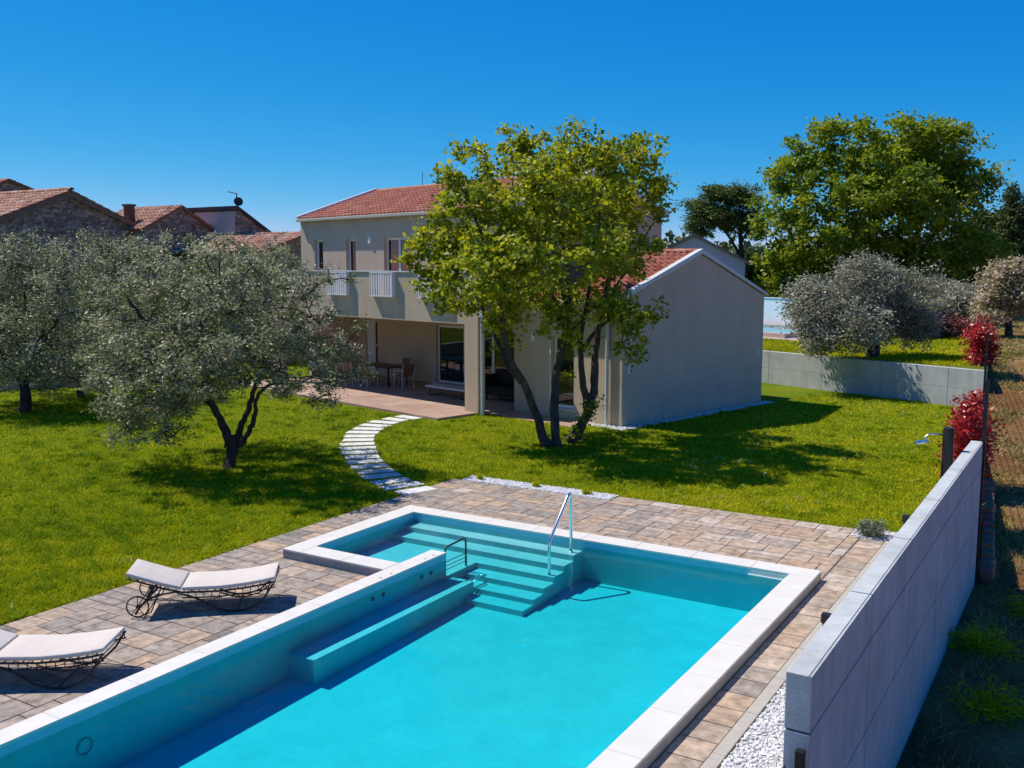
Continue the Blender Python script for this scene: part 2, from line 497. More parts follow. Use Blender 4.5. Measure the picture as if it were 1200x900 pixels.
def cluster_leaves(cl, per, sig, ln, wd, up=.4, outward=None, flat=.75, tone=None):
    n = len(cl)
    cnt = rng.poisson(per, n)
    ids = np.repeat(np.arange(n), cnt)
    N = len(ids)
    off = rng.normal(0, 1, (N, 3)) * np.array([1, 1, flat]) * sig
    r = rng.uniform(.6, 1.25, n)[ids]
    c = cl[ids] + off * r[:, None]
    ax = unit(rng.normal(0, 1, (N, 3)) * np.array([1, 1, .6]) + unit(off) * .7)
    nm = rng.normal(0, 1, (N, 3)); nm[:, 2] += up
    if outward is not None: nm += unit(cl[ids] - outward) * .5
    nm = unit(nm - ax * np.sum(nm * ax, 1, keepdims=True))
    l = ln * rng.uniform(.65, 1.35, N); w_ = wd * rng.uniform(.7, 1.3, N)
    base = rng.uniform(.25, .75, n) if tone is None else tone
    rv = np.clip(base[ids] + rng.normal(0, .2, N), 0, 1)
    return leaf_quads(c, ax, nm, l, w_), rv


def lobes_points(lobes, n, shell=.45, jit=.13):
    vol = np.array([l[1][0] * l[1][1] * l[1][2] for l in lobes]) ** .75
    pick = rng.choice(len(lobes), n, p=vol / vol.sum())
    d = unit(rng.normal(0, 1, (n, 3)))
    r = rng.uniform(0, 1, n) ** shell
    C = np.array([l[0] for l in lobes], float)[pick]; S = np.array([l[1] for l in lobes], float)[pick]
    return C + d * r[:, None] * S + rng.normal(0, jit, (n, 3)) * S


def grow_branches(mb, nodes, targets, start_r, tip_r=.008, step=.35, sag=.05, skip=0.0):
    """join every target to the nearest node of the growing skeleton with a slightly crooked tapering twig"""
    nodes = [np.array(p, float) for p in nodes]
    root = nodes[0]
    arr = np.array(nodes)
    order = np.argsort([np.min(np.linalg.norm(arr - t, axis=1)) for t in targets])
    for i in order:
        t = np.array(targets[i])
        # nearest, prefer nodes lower than the target
        d = np.linalg.norm(arr - t, axis=1) + np.maximum(0, arr[:, 2] - t[2]) * .8
        k = int(np.argmin(d)); p = arr[k]
        L = np.linalg.norm(t - p)
        if L < .12: continue
        m = max(2, int(L / step) + 1)
        pts = [p]
        for j in range(1, m + 1):
            f = j / m
            q = p + (t - p) * f + np.array([0, 0, 1]) * math.sin(f * math.pi) * L * sag
            if j < m: q = q + rng.normal(0, .05, 3) * L * .6
            pts.append(q)
        r0 = min(start_r, .010 + .016 * L)
        mb.tube(pts, list(np.linspace(r0, tip_r, m + 1)), 5, False)
        arr = np.vstack([arr, np.array(pts[1:])])


def limb(mb, pts, r0, r1, n=9, wig=.012):
    """smooth limb through control points"""
    P = [np.array(p, float) for p in pts]
    out = []
    for i in range(len(P) - 1):
        a = P[max(i - 1, 0)]; b = P[i]; c = P[i + 1]; d = P[min(i + 2, len(P) - 1)]
        for k in range(5):
            t = k / 5
            out.append(.5 * ((2 * b) + (-a + c) * t + (2 * a - 5 * b + 4 * c - d) * t * t + (-a + 3 * b - 3 * c + d) * t ** 3))
    out.append(P[-1])
    m = len(out)
    out = [q + (rng.normal(0, wig, 3) * (1 if 0 < i < m - 1 else 0)) for i, q in enumerate(out)]
    f = np.linspace(0, 1, m) ** .8
    rad = (r0 + (r1 - r0) * f) * (1 + rng.normal(0, .05, m))
    rad[0] *= 1.35; rad[1] *= 1.12
    mb.tube(out, list(rad), n, True)
    return out


def tree(name, label, base, limbs, lobes, ncl, per, sig, ln, wd, leafm, barkm, cat='tree', group=None, shell=.5, up=.4, start_r=.07, twigs=True, drop=None, flat=.75, extra=None, step=.35):
    root = thing(name, label, cat, (0, 0, 0), 0, group)
    base = np.array(base, float)
    root.location = base
    tb = MB(); nodes = []
    for pts, r0, r1 in limbs:
        nodes += limb(tb, [np.array(p, float) - base for p in pts], r0, r1)[3:]
    L = [(np.array(c, float) - base, s) for c, s in lobes]
    cl = lobes_points(L, ncl, shell, .07 if ncl in (850, 790) else .13)
    if extra is not None: cl = np.vstack([cl, np.array(extra) - base])
    ctr = np.mean([l[0] for l in L], axis=0)
    if twigs:
        tg = cl if len(cl) < 700 else cl[rng.choice(len(cl), 700, False)]
        grow_branches(tb, nodes, tg, start_r, step=step)
    o = tb.build('trunk', barkm, root, smooth=True)
    v, rv = cluster_leaves(cl, per, sig, ln, wd, up, ctr, flat)
    raw_mesh('crown', v, 4, rv, leafm, root)
    return root


def shrub(name, label, c, size, ncl, per, sig, ln, wd, leafm, cat='shrub', group=None, up=.4, stems=6):
    """low plant: several stems from the ground and a leafy crown"""
    root = thing(name, label, cat, c, 0, group)
    sx, sy, sz = size
    lob = [((0, 0, sz * .52), (sx * .5, sy * .5, sz * .5)), ((sx * .12, -sy * .1, sz * .35), (sx * .42, sy * .42, sz * .35)), ((-sx * .15, sy * .1, sz * .3), (sx * .4, sy * .4, sz * .3))]
    cl = lobes_points(lob, ncl, .6)
    cl[:, 2] = np.maximum(cl[:, 2], .04)
    mb = MB()
    for k in range(stems):
        a = 2 * math.pi * k / stems
        t = cl[rng.integers(len(cl))]
        mb.tube([(.06 * math.cos(a) * sx, .06 * math.sin(a) * sy, -.03), np.array(t) * [.4, .4, .5], t], [.02 * min(1, sz), .014 * min(1, sz), .005], 5)
    mb.build('stem', M['olive_bark'], root)
    v, rv = cluster_leaves(cl, per, sig, ln, wd, up, np.array([0, 0, sz * .3]))
    v[:, 2] = np.maximum(v[:, 2], .0)
    raw_mesh('foliage', v, 4, rv, leafm, root)
    return root


# ==================================================================================== SETTING
GZ, PZ = -.15, -.14      # lawn and paving levels, pool coping top is z = 0
W_, C_, S_, LX, TV, CL = 7.647, .371, 3.338, 2.076, 2.143, .29
YE = -12.6               # near end of the pool

fx = lambda y: 9.25 - .098 * np.maximum(0, np.minimum(y, 60) - 5)
lw = grid_panel('z', [-400, -40, -1.2, 7.4], [-60, -13.2, 2.9, 60, 500], [(-.93, 8.17, -13.2, 2.78)], GZ - .25, GZ)
lw.box(8.17, 9.10, -60, 2.78, GZ - .25, GZ)
lw.prism([(7.401, 2.78), (9.10, 2.78), (9.10, 5.2), (float(fx(20.3)) - .05, 20.3), (7.401, 20.3)], GZ - .25, GZ)
lw.build('lawn', M['lawn'], kind='structure')


def field_z(x, y):
    z = -1.36
    t = np.clip((y - 5) / 22, 0, 1)
    z += 2.42 * (t * .6 + .4 * t * t * (3 - 2 * t))
    return z + .05 * np.sin(x * 1.3 + y * .7) * np.clip((x - 9.3) / 1, 0, 1)


xs = np.concatenate([[9.11, 9.25, 9.4], np.linspace(9.8, 20, 24), np.linspace(24, 60, 10), [100, 200, 400, 900]])
ys = np.concatenate([[-60, -30], np.linspace(-16, 60, 70), [80, 120, 200, 400, 900]])
fm = MB()
for y in ys:
    for x in xs:
        x = x + (float(fx(y)) - 9.20 if y > 5 else 0)
        fm.v.append((x, y, float(field_z(x, y))))
nx = len(xs)
for j in range(len(ys) - 1):
    for i in range(nx - 1):
        fm.f.append((j * nx + i, j * nx + i + 1, (j + 1) * nx + i + 1, (j + 1) * nx + i)); fm.a.append(.5)
fm.build('field', M['field'], smooth=True, kind='structure')

# higher ground behind the retaining wall
RW0, RW1 = np.array([-1.9, 24.35]), np.array([7.78, 20.25])
nl = MB()
dirw = (RW1 - RW0) / np.linalg.norm(RW1 - RW0); nrmw = np.array([-dirw[1], dirw[0]])
a_ = RW0 + nrmw * .1 - dirw * 30; b_ = RW1 + nrmw * .1
nl.prism([tuple(a_), tuple(b_), (float(fx(60)) - .03, 60), (3.8, 900), (-300, 900), (-300, a_[1])], -.2, 1.1)
nl.build('neighbour_lawn', M['farlawn'], kind='structure')

# paving: one mesh of separate slabs in random format
pv = MB()
MOD = .2


def pave(x0, x1, y0, y1, skip=None):
    nx_, ny_ = int(round((x1 - x0) / MOD)), int(round((y1 - y0) / MOD))
    used = np.zeros((nx_, ny_), bool)
    for j in range(ny_):
        for i in range(nx_):
            if used[i, j]: continue
            opts = [(2, 1), (3, 1), (2, 2), (3, 2), (2, 1), (1, 2), (3, 1), (1, 1)]
            rnd.shuffle(opts)
            opts.sort(key=lambda q: -(q[0] * q[1] >= 3) * rnd.random())
            for a, b in opts:
                if i + a <= nx_ and j + b <= ny_ and not used[i:i + a, j:j + b].any(): break
            else: a = b = 1
            used[i:i + a, j:j + b] = True
            g = .004
            X0, X1, Y0, Y1 = x0 + i * MOD + g, x0 + (i + a) * MOD - g, y0 + j * MOD + g, y0 + (j + b) * MOD - g
            warm = .42 + .22 * max(0, min(1, (X0 + 1) / 8)) + (.08 if Y0 > 0 else 0)
            c = min(1, max(0, rnd.gauss(warm, .18)))
            zt = PZ + rnd.uniform(-.002, .002)
            k = .004
            pv.add([(X0, Y0, PZ - .06), (X1, Y0, PZ - .06), (X1, Y1, PZ - .06), (X0, Y1, PZ - .06),
                    (X0 + k, Y0 + k, zt), (X1 - k, Y0 + k, zt), (X1 - k, Y1 - k, zt), (X0 + k, Y1 - k, zt)],
                   [(4, 5, 6, 7), (0, 1, 5, 4), (1, 2, 6, 5), (2, 3, 7, 6), (3, 0, 4, 7)], c)


pave(-.96, .04, -12.8, 2.8)            # strip left of the pool
pave(.04, 2.04, -12.8, -3.4)           # terrace where the loungers stand
pave(.04, 7.64, .0, 2.8)               # behind the pool
pave(2.84, 7.44, 2.8, 3.2)
pave(7.66, 8.14, -12.8, 2.6)           # right of the pool
pv.build('paving', M['paver'], kind='structure')
pb = MB()                              # mortar bed under the slabs
pb.box(-.965, .02, -12.9, 2.81, -.40, PZ - .012); pb.box(.02, 2.07, -12.9, -3.35, -.40, PZ - .012)
pb.box(.02, 7.66, .012, 2.81, -.40, PZ - .012); pb.box(2.82, 7.45, 2.81, 3.22, -.40, PZ - .012); pb.box(7.655, 8.15, -12.9, .012, -.40, PZ - .012)
pb.box(7.66, 8.15, .012, 2.61, -.40, PZ - .012)
pb.build('paving_bed', mat('mortar', (.16, .14, .12), .95, .2, 20), kind='structure')
kb = MB()
y = -12.8
while y < 2.6:
    kb.box(8.066, 8.20, y + .003, min(y + 1.0, 2.62) - .003, -.4, PZ + .012); y += 1.0
kb.build('kerb', mat('concrete_kerb', (.42, .38, .32), .85, .1, 8, .2), kind='structure', bevel=.006)


gb = MB(); gb.box(8.215, 9.03, -12.6, 2.62, GZ - .1, GZ + .004); gb.box(7.45, 9.02, 2.63, 3.3, GZ - .1, GZ + .004); gb.box(-.75, 2.8, 2.82, 3.28, GZ - .1, GZ + .004)
gb.build('gravel_bed', mat('gravel_bed_grey', (.42, .41, .40), .95, .35, 60, .5, 120), kind='structure')


def pebbles(name, rects, n, smin=.012, smax=.03, z=GZ):
    A = np.array([(r[1] - r[0]) * (r[3] - r[2]) for r in rects]); pick = rng.choice(len(rects), n, p=A / A.sum())
    rr = np.array(rects)[pick]
    c = np.stack([rng.uniform(rr[:, 0], rr[:, 1]), rng.uniform(rr[:, 2], rr[:, 3]), z + rng.uniform(0, .02, n)], 1)
    phi = (1 + 5 ** .5) / 2
    iv = unit(np.array([(-1, phi, 0), (1, phi, 0), (-1, -phi, 0), (1, -phi, 0), (0, -1, phi), (0, 1, phi), (0, -1, -phi), (0, 1, -phi), (phi, 0, -1), (phi, 0, 1), (-phi, 0, -1), (-phi, 0, 1)]))
    fi = np.array([(0, 11, 5), (0, 5, 1), (0, 1, 7), (0, 7, 10), (0, 10, 11), (1, 5, 9), (5, 11, 4), (11, 10, 2), (10, 7, 6), (7, 1, 8), (3, 9, 4), (3, 4, 2), (3, 2, 6), (3, 6, 8), (3, 8, 9), (4, 9, 5), (2, 4, 11), (6, 2, 10), (8, 6, 7), (9, 8, 1)])
    s = rng.uniform(smin, smax, (n, 1, 1)) * rng.uniform(.6, 1.25, (n, 1, 3)) * np.array([1, 1, .75])
    V = iv[None] * s
    a = rng.uniform(0, 6.28, n); ca, sa = np.cos(a)[:, None], np.sin(a)[:, None]
    V = np.stack([V[..., 0] * ca - V[..., 1] * sa, V[..., 0] * sa + V[..., 1] * ca, V[..., 2]], -1) + c[:, None]
    tri = V[:, fi].reshape(-1, 3)
    rv = np.repeat(np.clip(rng.normal(.6, .28, n), 0, 1), 20)
    return raw_mesh(name, tri, 3, rv, M['gravel'])


g1 = pebbles('gravel', [(8.22, 9.02, -12, 2.9), (7.46, 9.02, 2.64, 3.3), (-.75, 2.8, 2.83, 3.28), (-.75, 2.8, 2.83, 3.28)], 26000, .010, .024)
tag(g1, 'white pebbles edging the paved pool surround', 'gravel', kind='stuff')

# ==================================================================================== POOL
pool = thing('swimming_pool', 'large in-ground pool with turquoise water, white stone coping and corner steps', 'swimming pool')
cp = MB()


def slabs(x0, x1, y0, y1, along, n):
    for k in range(n):
        f0, f1 = k / n, (k + 1) / n
        g = .0022
        if along == 'x': cp.box(x0 + (x1 - x0) * f0 + g, x0 + (x1 - x0) * f1 - g, y0, y1, -.035, rnd.uniform(-.001, .001))
        else: cp.box(x0, x1, y0 + (y1 - y0) * f0 + g, y0 + (y1 - y0) * f1 - g, -.035, rnd.uniform(-.001, .001))


slabs(0, W_, -C_, 0, 'x', 8)
slabs(W_ - C_, W_, YE, -C_ - .003, 'y', 12)
slabs(LX, LX + CL, YE, -TV, 'y', 11)
slabs(0, C_, -S_, -C_ - .003, 'y', 3)
slabs(C_ + .003, LX - .003, -S_, -(S_ - C_), 'x', 2)
cp.build('coping', M['coping'], pool, bevel=.006)
rw = MB()      # wall bodies under the coping
i_ = .006
rw.box(i_ * 2, W_ - i_ * 2, -C_ + i_, -i_ * 2, -1.3, -.0365)
rw.box(W_ - C_ + i_, W_ - i_ * 2, YE, -C_ + i_ - .001, -1.3, -.0365)
rw.box(LX + i_, LX + CL - i_, YE, -TV - i_, -1.3, -.0365)
rw.box(i_ * 2, C_ - i_, -S_ + i_ * 2, -C_ + i_ - .001, -1.3, -.0365)
rw.box(C_ - i_ + .001, LX + i_ - .001, -S_ + i_ * 2, -(S_ - C_) - i_, -1.3, -.0365)
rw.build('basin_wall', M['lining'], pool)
# outside of the raised rim, rendered grey
ro = MB()
ro.box(W_ - .011, W_ - .004, YE, -.004, -.2, -.037)
ro.box(0.004, LX + .001, -S_ + .004, -S_ + .011, -.2, -.037)
ro.box(LX - .002, LX + .005, YE, -S_ + .004, -.2, -.037)
ro.box(.004, .011, -S_ + .012, -.004, -.2, -.037)
ro.build('rim_facing', M['rim'], pool)
fl = MB()
fl.add([(.3, -.3, -.70), (7.35, -.3, -.70), (7.35, YE, -.86), (2.1, YE, -.86), (2.1, -3.2, -.735), (.3, -3.2, -.735)], [(0, 5, 4, 3, 2, 1)])
fl.v[0:0] = []
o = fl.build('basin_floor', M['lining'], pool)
st = MB()
XS = 3.85
treads = [(-.67, -.200), (-1.00, -.292), (-1.33, -.384)]
st.box(.366, XS, -.67, -.366, -.9, -.200)
st.box(.367, XS, -1.00, -.67, -.9, -.292)
st.box(.368, 2.372, -2.975, -1.00, -.9, -.384)
st.box(2.372, XS, -1.33, -1.00, -.9, -.384)
st.box(2.372, XS, -1.66, -1.33, -.9, -.472)
st.box(2.372, XS, -1.98, -1.66, -.9, -.556)
st.box(2.55, XS, -2.29, -1.98, -.9, -.636)
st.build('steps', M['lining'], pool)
bn = MB(); bn.box(2.361, 2.80, -5.64, -2.03, -.9, -.43)
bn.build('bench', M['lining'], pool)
# skimmer mouth in the back wall
sk = MB(); sk.box(6.70, 7.24, -.378, -.36, -.108, -.045)
sk.build('skimmer', M['coping'], pool)
sk2 = MB(); sk2.box(6.66, 7.25, -.395, -.362, -.124, -.108)
sk2.build('skimmer_lip', M['white'], pool)
# rail: two posts and a slanting top tube
XR = 3.72


def arc(p, q, r_, n=5):
    return None


h1 = MB()
h1.tube([(XR, -.52, -.205), (XR, -.52, .68), (XR, -.53, .745), (XR, -.56, .785), (XR, -.61, .785), (XR, -.66, .745),
         (XR, -1.20, .20), (XR, -1.235, .15), (XR, -1.25, .09), (XR, -1.25, -.477)], .025, 10)
h1.disc((XR, -.52, -.197), (0, 0, 1), .04, .012); h1.disc((XR, -1.25, -.38), (0, 0, 1), .03, .01)
h1.build('handrail', M['chrome'], pool, smooth=True)
h2 = MB()
xr = LX + CL - .035
h2.tube([(xr, -TV - .002, .02 - .06), (xr, -TV + .02, .045), (xr, -TV + .06, .07), (xr, -1.62, .09), (xr, -1.57, .07), (xr, -1.555, .02), (xr, -1.55, -.384)], .016, 8)
h2.tube([(xr, -TV - .004, -.17), (xr, -1.56, -.17)], .007, 6)
h2.tube([(xr, -TV - .004, -.24), (xr, -1.56, -.24)], .006, 6)
h2.tube([(xr, -TV - .004, -.30), (xr, -1.56, -.30)], .006, 6)
h2.build('guard_rail', M['iron'], pool, smooth=True)
h3 = MB()
h3.tube([(2.70, -2.04, -.47), (2.70, -1.78, -.43), (2.71, -1.72, -.43), (2.76, -1.72, -.43), (2.77, -1.78, -.43), (2.77, -2.04, -.47)], .013, 8)
h3.build('grab_handle', M['chrome'], pool, smooth=True)
for k, (yy, zz) in enumerate([(-3.95, -.22), (-3.72, -.22), (-2.80, -.22), (-2.56, -.22)]):
    j = MB(); j.disc((LX + CL - .003, yy, zz), (1, 0, 0), .035, .012, 12)
    j.build('water_jet', M['iron'], pool)
for yy in (-3.68, -3.44, -2.60, -2.38):
    j = MB(); j.disc((LX + CL * .72, yy, .0015), (0, 0, 1), .022, .006, 12)
    j.build('coping_cap', M['rim'], pool)
pl = MB(); pl.tube([(LX + CL + .004, -8.55 + .085 * math.cos(2 * math.pi * k / 24), -.40 + .085 * math.sin(2 * math.pi * k / 24)) for k in range(25)], .010, 6, False); pl.build('pool_light', M['rim'], pool)
j = MB(); j.disc((4.35, -3.05, -.742), (0, 0, 1), .06, .02, 14); j.build('floor_inlet', M['trim'], pool)
wt = MB()
wt.prism([(.35, -.35), (.35, -2.99), (2.345, -2.99), (2.345, YE + .1), (7.30, YE + .1), (7.30, -.35)], -.95, -.125)
wt.build('water', M['water'], kind='structure')
ew = MB(); ew.box(2.0, 7.7, YE - .4, YE, -1.2, -.0); ew.build('end_wall', M['coping'], pool)

# ==================================================================================== HOUSE
HY = R(-14.15)
house = thing('house', 'two storey tan villa with red tiled roofs, long balcony and gabled side wing', 'house', (-.756, 10.969, GZ), HY)
dv = np.array([math.cos(HY), math.sin(HY), 0]); nv = np.array([-math.sin(HY), math.cos(HY), 0])
HA = np.array([-.756, 10.969, GZ])


def HP(s, o_, z): return HA + dv * s + nv * o_ + np.array([0, 0, z])


SL, SR = -16.8, -4.42
OB = 7.6                     # back of both blocks
# upper floor front wall with door openings
wins = [(-15.82, -15.22), (-13.65, -13.02), (-11.26, -9.75), (-7.6, -6.3)]
holes = [(a, b, 3.12, 5.64) for a, b in wins]
grid_panel('o', [SL, SR], [2.81, 6.42], holes, .05, .33).build('wall', M['plaster'], house)
# left, right gables and back wall of the upper block
RO, RZ, EZ = 3.80, 7.66, 6.42
g = MB()
g.extrude([(SR - .28, .33, 2.815), (SR - .28, OB, 2.815), (SR - .28, OB, EZ), (SR - .28, RO, RZ), (SR - .28, .33, EZ + .05)], (.28, 0, 0))
g.build('wall', M['plaster'], house)
g = MB()
g.extrude([(SL, .33, -.1), (SL, OB, -.1), (SL, OB, EZ), (SL, RO, RZ), (SL, .33, EZ + .05)], (.28, 0, 0))
g.build('wall', M['plaster'], house)
g = MB(); g.box(SL + .28, SR - .28, OB - .28, OB, -.1, EZ); g.build('wall', M['plaster'], house)
# porch back wall with wide slider and door
ph = [(-11.4, -6.7, .10, 2.36), (-16.05, -15.2, .10, 2.36)]
grid_panel('o', [SL + .28, SR], [-.1, 2.80], ph, 2.6, 2.85).build('wall', M['plaster'], house)
# porch ceiling and balcony slab
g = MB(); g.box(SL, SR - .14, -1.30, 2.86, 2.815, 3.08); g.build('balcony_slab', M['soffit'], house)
# parapet with three openings
pan = [(-12.57, -11.31), (-9.91, -8.65), (-7.26, -6.0)]
grid_panel('o', [SL, -4.54], [2.81, 4.41], [(a + .12, b - .06, 3.62, 4.40) for a, b in pan], -1.447, -1.30).build('parapet', M['plaster'], house)
g = MB(); g.box(-4.69, -4.54, -1.299, .045, 2.812, 4.41); g.build('parapet', M['plaster'], house)
g = MB(); g.box(SL, SL + .15, -1.299, .045, 2.812, 4.41); g.build('parapet', M['plaster'], house)
g = MB(); g.box(SL - .03, -4.51, -1.485, -1.27, 4.412, 4.452); g.box(-4.72, -4.51, -1.268, .04, 4.412, 4.452); g.build('parapet_cap', M['trim'], house, bevel=.004)
for a, b in pan:
    p = MB()
    p.box(a, a + .035, -1.60, -1.449, 3.58, 4.408); p.box(b - .035, b, -1.60, -1.449, 3.58, 4.408)
    p.box(a + .036, b - .036, -1.60, -1.57, 3.58, 3.615); p.box(a + .036, b - .036, -1.60, -1.57, 4.37, 4.408)
    n = 9
    for k in range(n):
        x = a + .10 + (b - a - .2) * k / (n - 1)
        p.box(x - .035, x + .035, -1.59, -1.575, 3.616, 4.369)
    p.build('balustrade_panel', M['white'], house)
# columns
g = MB(); g.box(-5.17, -4.55, -1.4465, -1.15, -.1, 2.812); g.build('column', M['plaster'], house)
g = MB(); g.box(SL, SL + .6, -1.4465, -1.15, -.1, 2.812); g.build('column', M['plaster'], house)


def window(a, b, z0, z1, o0, parent, leaves=1, fr=.07, transom=None, mat_f=None):
    f = MB(); t = .06
    f.box(a, a + fr, o0, o0 + t, z0, z1); f.box(b - fr, b, o0, o0 + t, z0, z1)
    f.box(a + fr, b - fr, o0, o0 + t, z0, z0 + fr); f.box(a + fr, b - fr, o0, o0 + t, z1 - fr, z1)
    for k in range(1, leaves):
        x = a + (b - a) * k / leaves; f.box(x - fr * .7, x + fr * .7, o0 - .004, o0 + t - .004, z0 + fr, z1 - fr)
    if transom: f.box(a + fr, b - fr, o0 + .002, o0 + t - .002, transom - .03, transom + .03)
    wo = f.build('window', mat_f or M['white'], parent, bevel=.004)
    g_ = MB(); g_.box(a + fr * .6, b - fr * .6, o0 + .022, o0 + .038, z0 + fr * .6, z1 - fr * .6)
    g_.build('pane', M['glass'], wo)
    return wo


for i, (a, b) in enumerate(wins):
    wo = window(a + .002, b - .002, 3.13, 5.638, .19, house, 2 if b - a > 1 else 1, .085)
    if i in (0, 1):       # half-drawn slatted shutter against the glass
        s = MB()
        for k in range(34): s.box(a + .33, b - .10, .165, .185, 3.25 + k * .068, 3.25 + k * .068 + .03)
        s.build('shutter', M['iron'], wo)
window(-11.398, -6.702, .11, 2.358, 2.70, house, 3, .09)
d = MB(); d.box(-16.04, -15.55, 2.70, 2.75, .11, 2.35); d.build('door', M['white'], house)
window(-15.53, -15.21, .11, 2.35, 2.70, house, 1, .05, 1.3)
st2 = MB(); st2.box(-11.2, -8.6, 2.20, 2.59, -.05, .14); st2.build('door_step', M['trim'], house)
# wall lamps
lm = MB(); lm.box(-12.14, -12.0, -.03, .048, 5.44, 5.72); lm.build('wall_lamp', M['white'], house, bevel=.015)
lm = MB(); lm.box(-3.6, -3.48, -.08, -.002, 2.3, 2.58); lm.build('wall_lamp', M['white'], house, bevel=.015)
for s_ in (-14.2, -11.0):
    lm = MB(); lm.tube([(s_, -.6, 2.813), (s_, -.6, 2.70)], .045, 10); lm.build('ceiling_lamp', M['trim'], house)

# wing
GA, GE = 3.62, 4.98
WD = 7.5
grid_panel('o', [SR, -.28], [-.1, GA], [(-2.78, -1.86, .30, 2.52)], 0, .28).build('wall', M['plaster'], house)
g = MB()
g.extrude([(-.28, 0, -.1), (-.28, WD, -.1), (-.28, WD, GA), (-.28, WD / 2, GE), (-.28, 0, GA)], (.28, 0, 0))
g.build('wall', M['plaster'], house)
g = MB(); g.box(SR, -.28, WD - .28, WD, -.1, GA); g.build('wall', M['plaster'], house)
g = MB(); g.box(SR, SR + .25, .28, 2.59, -.1, 2.81); g.build('wall', M['plaster'], house)
window(-2.775, -1.865, .31, 2.515, .13, house, 1, .09)
g = MB(); g.box(-2.84, -1.80, -.05, .125, .262, .302); g.build('window_sill', M['trim'], house)
sh = MB()
sh.box(-2.85, -2.79, -.03, -.002, .30, 2.52); sh.build('window_casing', M['pipe'], house)
for o_ in (.3, 7.2):
    k = MB(); k.box(.001, .02, o_ - .07, o_ + .07, 1.55, 1.80); k.build('socket_box', M['pvc'], house, bevel=.004)


def tiles(name, s0, s1, o0, z0, o1, z1, parent, m, cw=.225, pitch=.33, amp=.045, row_tone=.16):
    """barrel tiled slope in the house's own axes, from the eave (o0,z0) to the ridge (o1,z1)"""
    mb = MB()
    L = math.hypot(o1 - o0, z1 - z0); uo, uz = (o1 - o0) / L, (z1 - z0) / L
    no, nz = -uz * (1 if uo > 0 else -1), abs(uo)
    if uo < 0: no = uz
    nrow = max(1, int(round(L / pitch))); ncol = max(1, int(round((s1 - s0) / cw)))
    cw = (s1 - s0) / ncol; K = 6
    for r in range(nrow):
        t0 = L * r / nrow - .02; t1 = L * (r + 1) / nrow + .03
        for c in range(ncol):
            vs = []
            for e, (t, lift, wd) in enumerate(((t0, .035, 1.0), (t1, .0, .9))):
                for k in range(K + 1):
                    f = k / K
                    h = amp * math.sin(math.pi * min(1, f / .68)) if f < .68 else -.3 * amp * math.sin(math.pi * (f - .68) / .32)
                    s = s0 + (c + f) * cw
                    q = h + lift
                    vs.append((s, o0 + uo * t + no * q, z0 + uz * t + nz * q))
            for k in range(K + 1):      # front lip
                p = vs[k]; vs.append((p[0], p[1] - no * .03, p[2] - nz * .03))
            fs = [(k, k + 1, K + 2 + k, K + 1 + k) for k in range(K)] + [(2 * K + 2 + k, 2 * K + 3 + k, k + 1, k) for k in range(K)]
            mb.add(vs, fs, min(1, max(0, rnd.gauss(.5, .2))))
    # underlay board
    mb.extrude([(s0, o0, z0 - .02), (s1, o0, z0 - .02), (s1, o1, z1 - .02), (s0, o1, z1 - .02)], (0, -no * .09, -nz * .09), .1)
    return mb.build(name, m, parent, smooth=False)


def ridge_tiles(s0, s1, o_, z, parent, m, r_=.11):
    mb = MB(); n = int((s1 - s0) / .4)
    for k in range(n):
        a, b = s0 + (s1 - s0) * k / n, s0 + (s1 - s0) * (k + 1) / n + .03
        vs = []
        for s, rr in ((a, r_ * 1.08), (b, r_ * .94)):
            for q in range(7):
                an = math.pi * q / 6
                vs.append((s, o_ + rr * math.cos(an), z + rr * math.sin(an) * .8))
        mb.add(vs, [(q, q + 1, 8 + q, 7 + q) for q in range(6)], min(1, max(0, rnd.gauss(.55, .2))))
    return mb


# main roof
rf = tiles('roof', SL + .1, SR + .12, -.06, EZ + .06, RO, RZ + .10, house, M['tile'])
tiles('roof', SL + .1, SR + .12, OB + .1, EZ + .06, RO, RZ + .10, house, M['tile'])
ridge_tiles(SL + .1, SR + .12, RO, RZ + .12, house, M['tile']).build('ridge', M['tile'], rf)
for s0, s1 in ((SL - .05, SL + .1), (SR + .12, SR + .25)):
    vg = MB()
    vg.extrude([(s0, -.13, EZ - .06), (s0, RO, RZ + .02), (s0, RO, RZ + .25), (s0, -.13, EZ + .17)], (s1 - s0, 0, 0))
    vg.extrude([(s0, OB + .13, EZ - .06), (s0, OB + .13, EZ + .17), (s0, RO, RZ + .25), (s0, RO, RZ + .02)], (s1 - s0, 0, 0))
    vg.build('verge_trim', M['trim'], rf)
gt = MB(); gt.box(SL + .1, SR + .12, -.20, -.065, EZ - .06, EZ + .055); gt.build('gutter', M['fascia'], rf, bevel=.02)
for s_, zt in ((-13.6, .75), (-12, .34), (-10.1, .34), (-8.2, .34), (-6.3, .34)):
    lr = MB(); lr.tube([(s_, RO, RZ + .2), (s_, RO, RZ + zt)], .012, 6); lr.build('lightning_rod', M['iron'], rf)
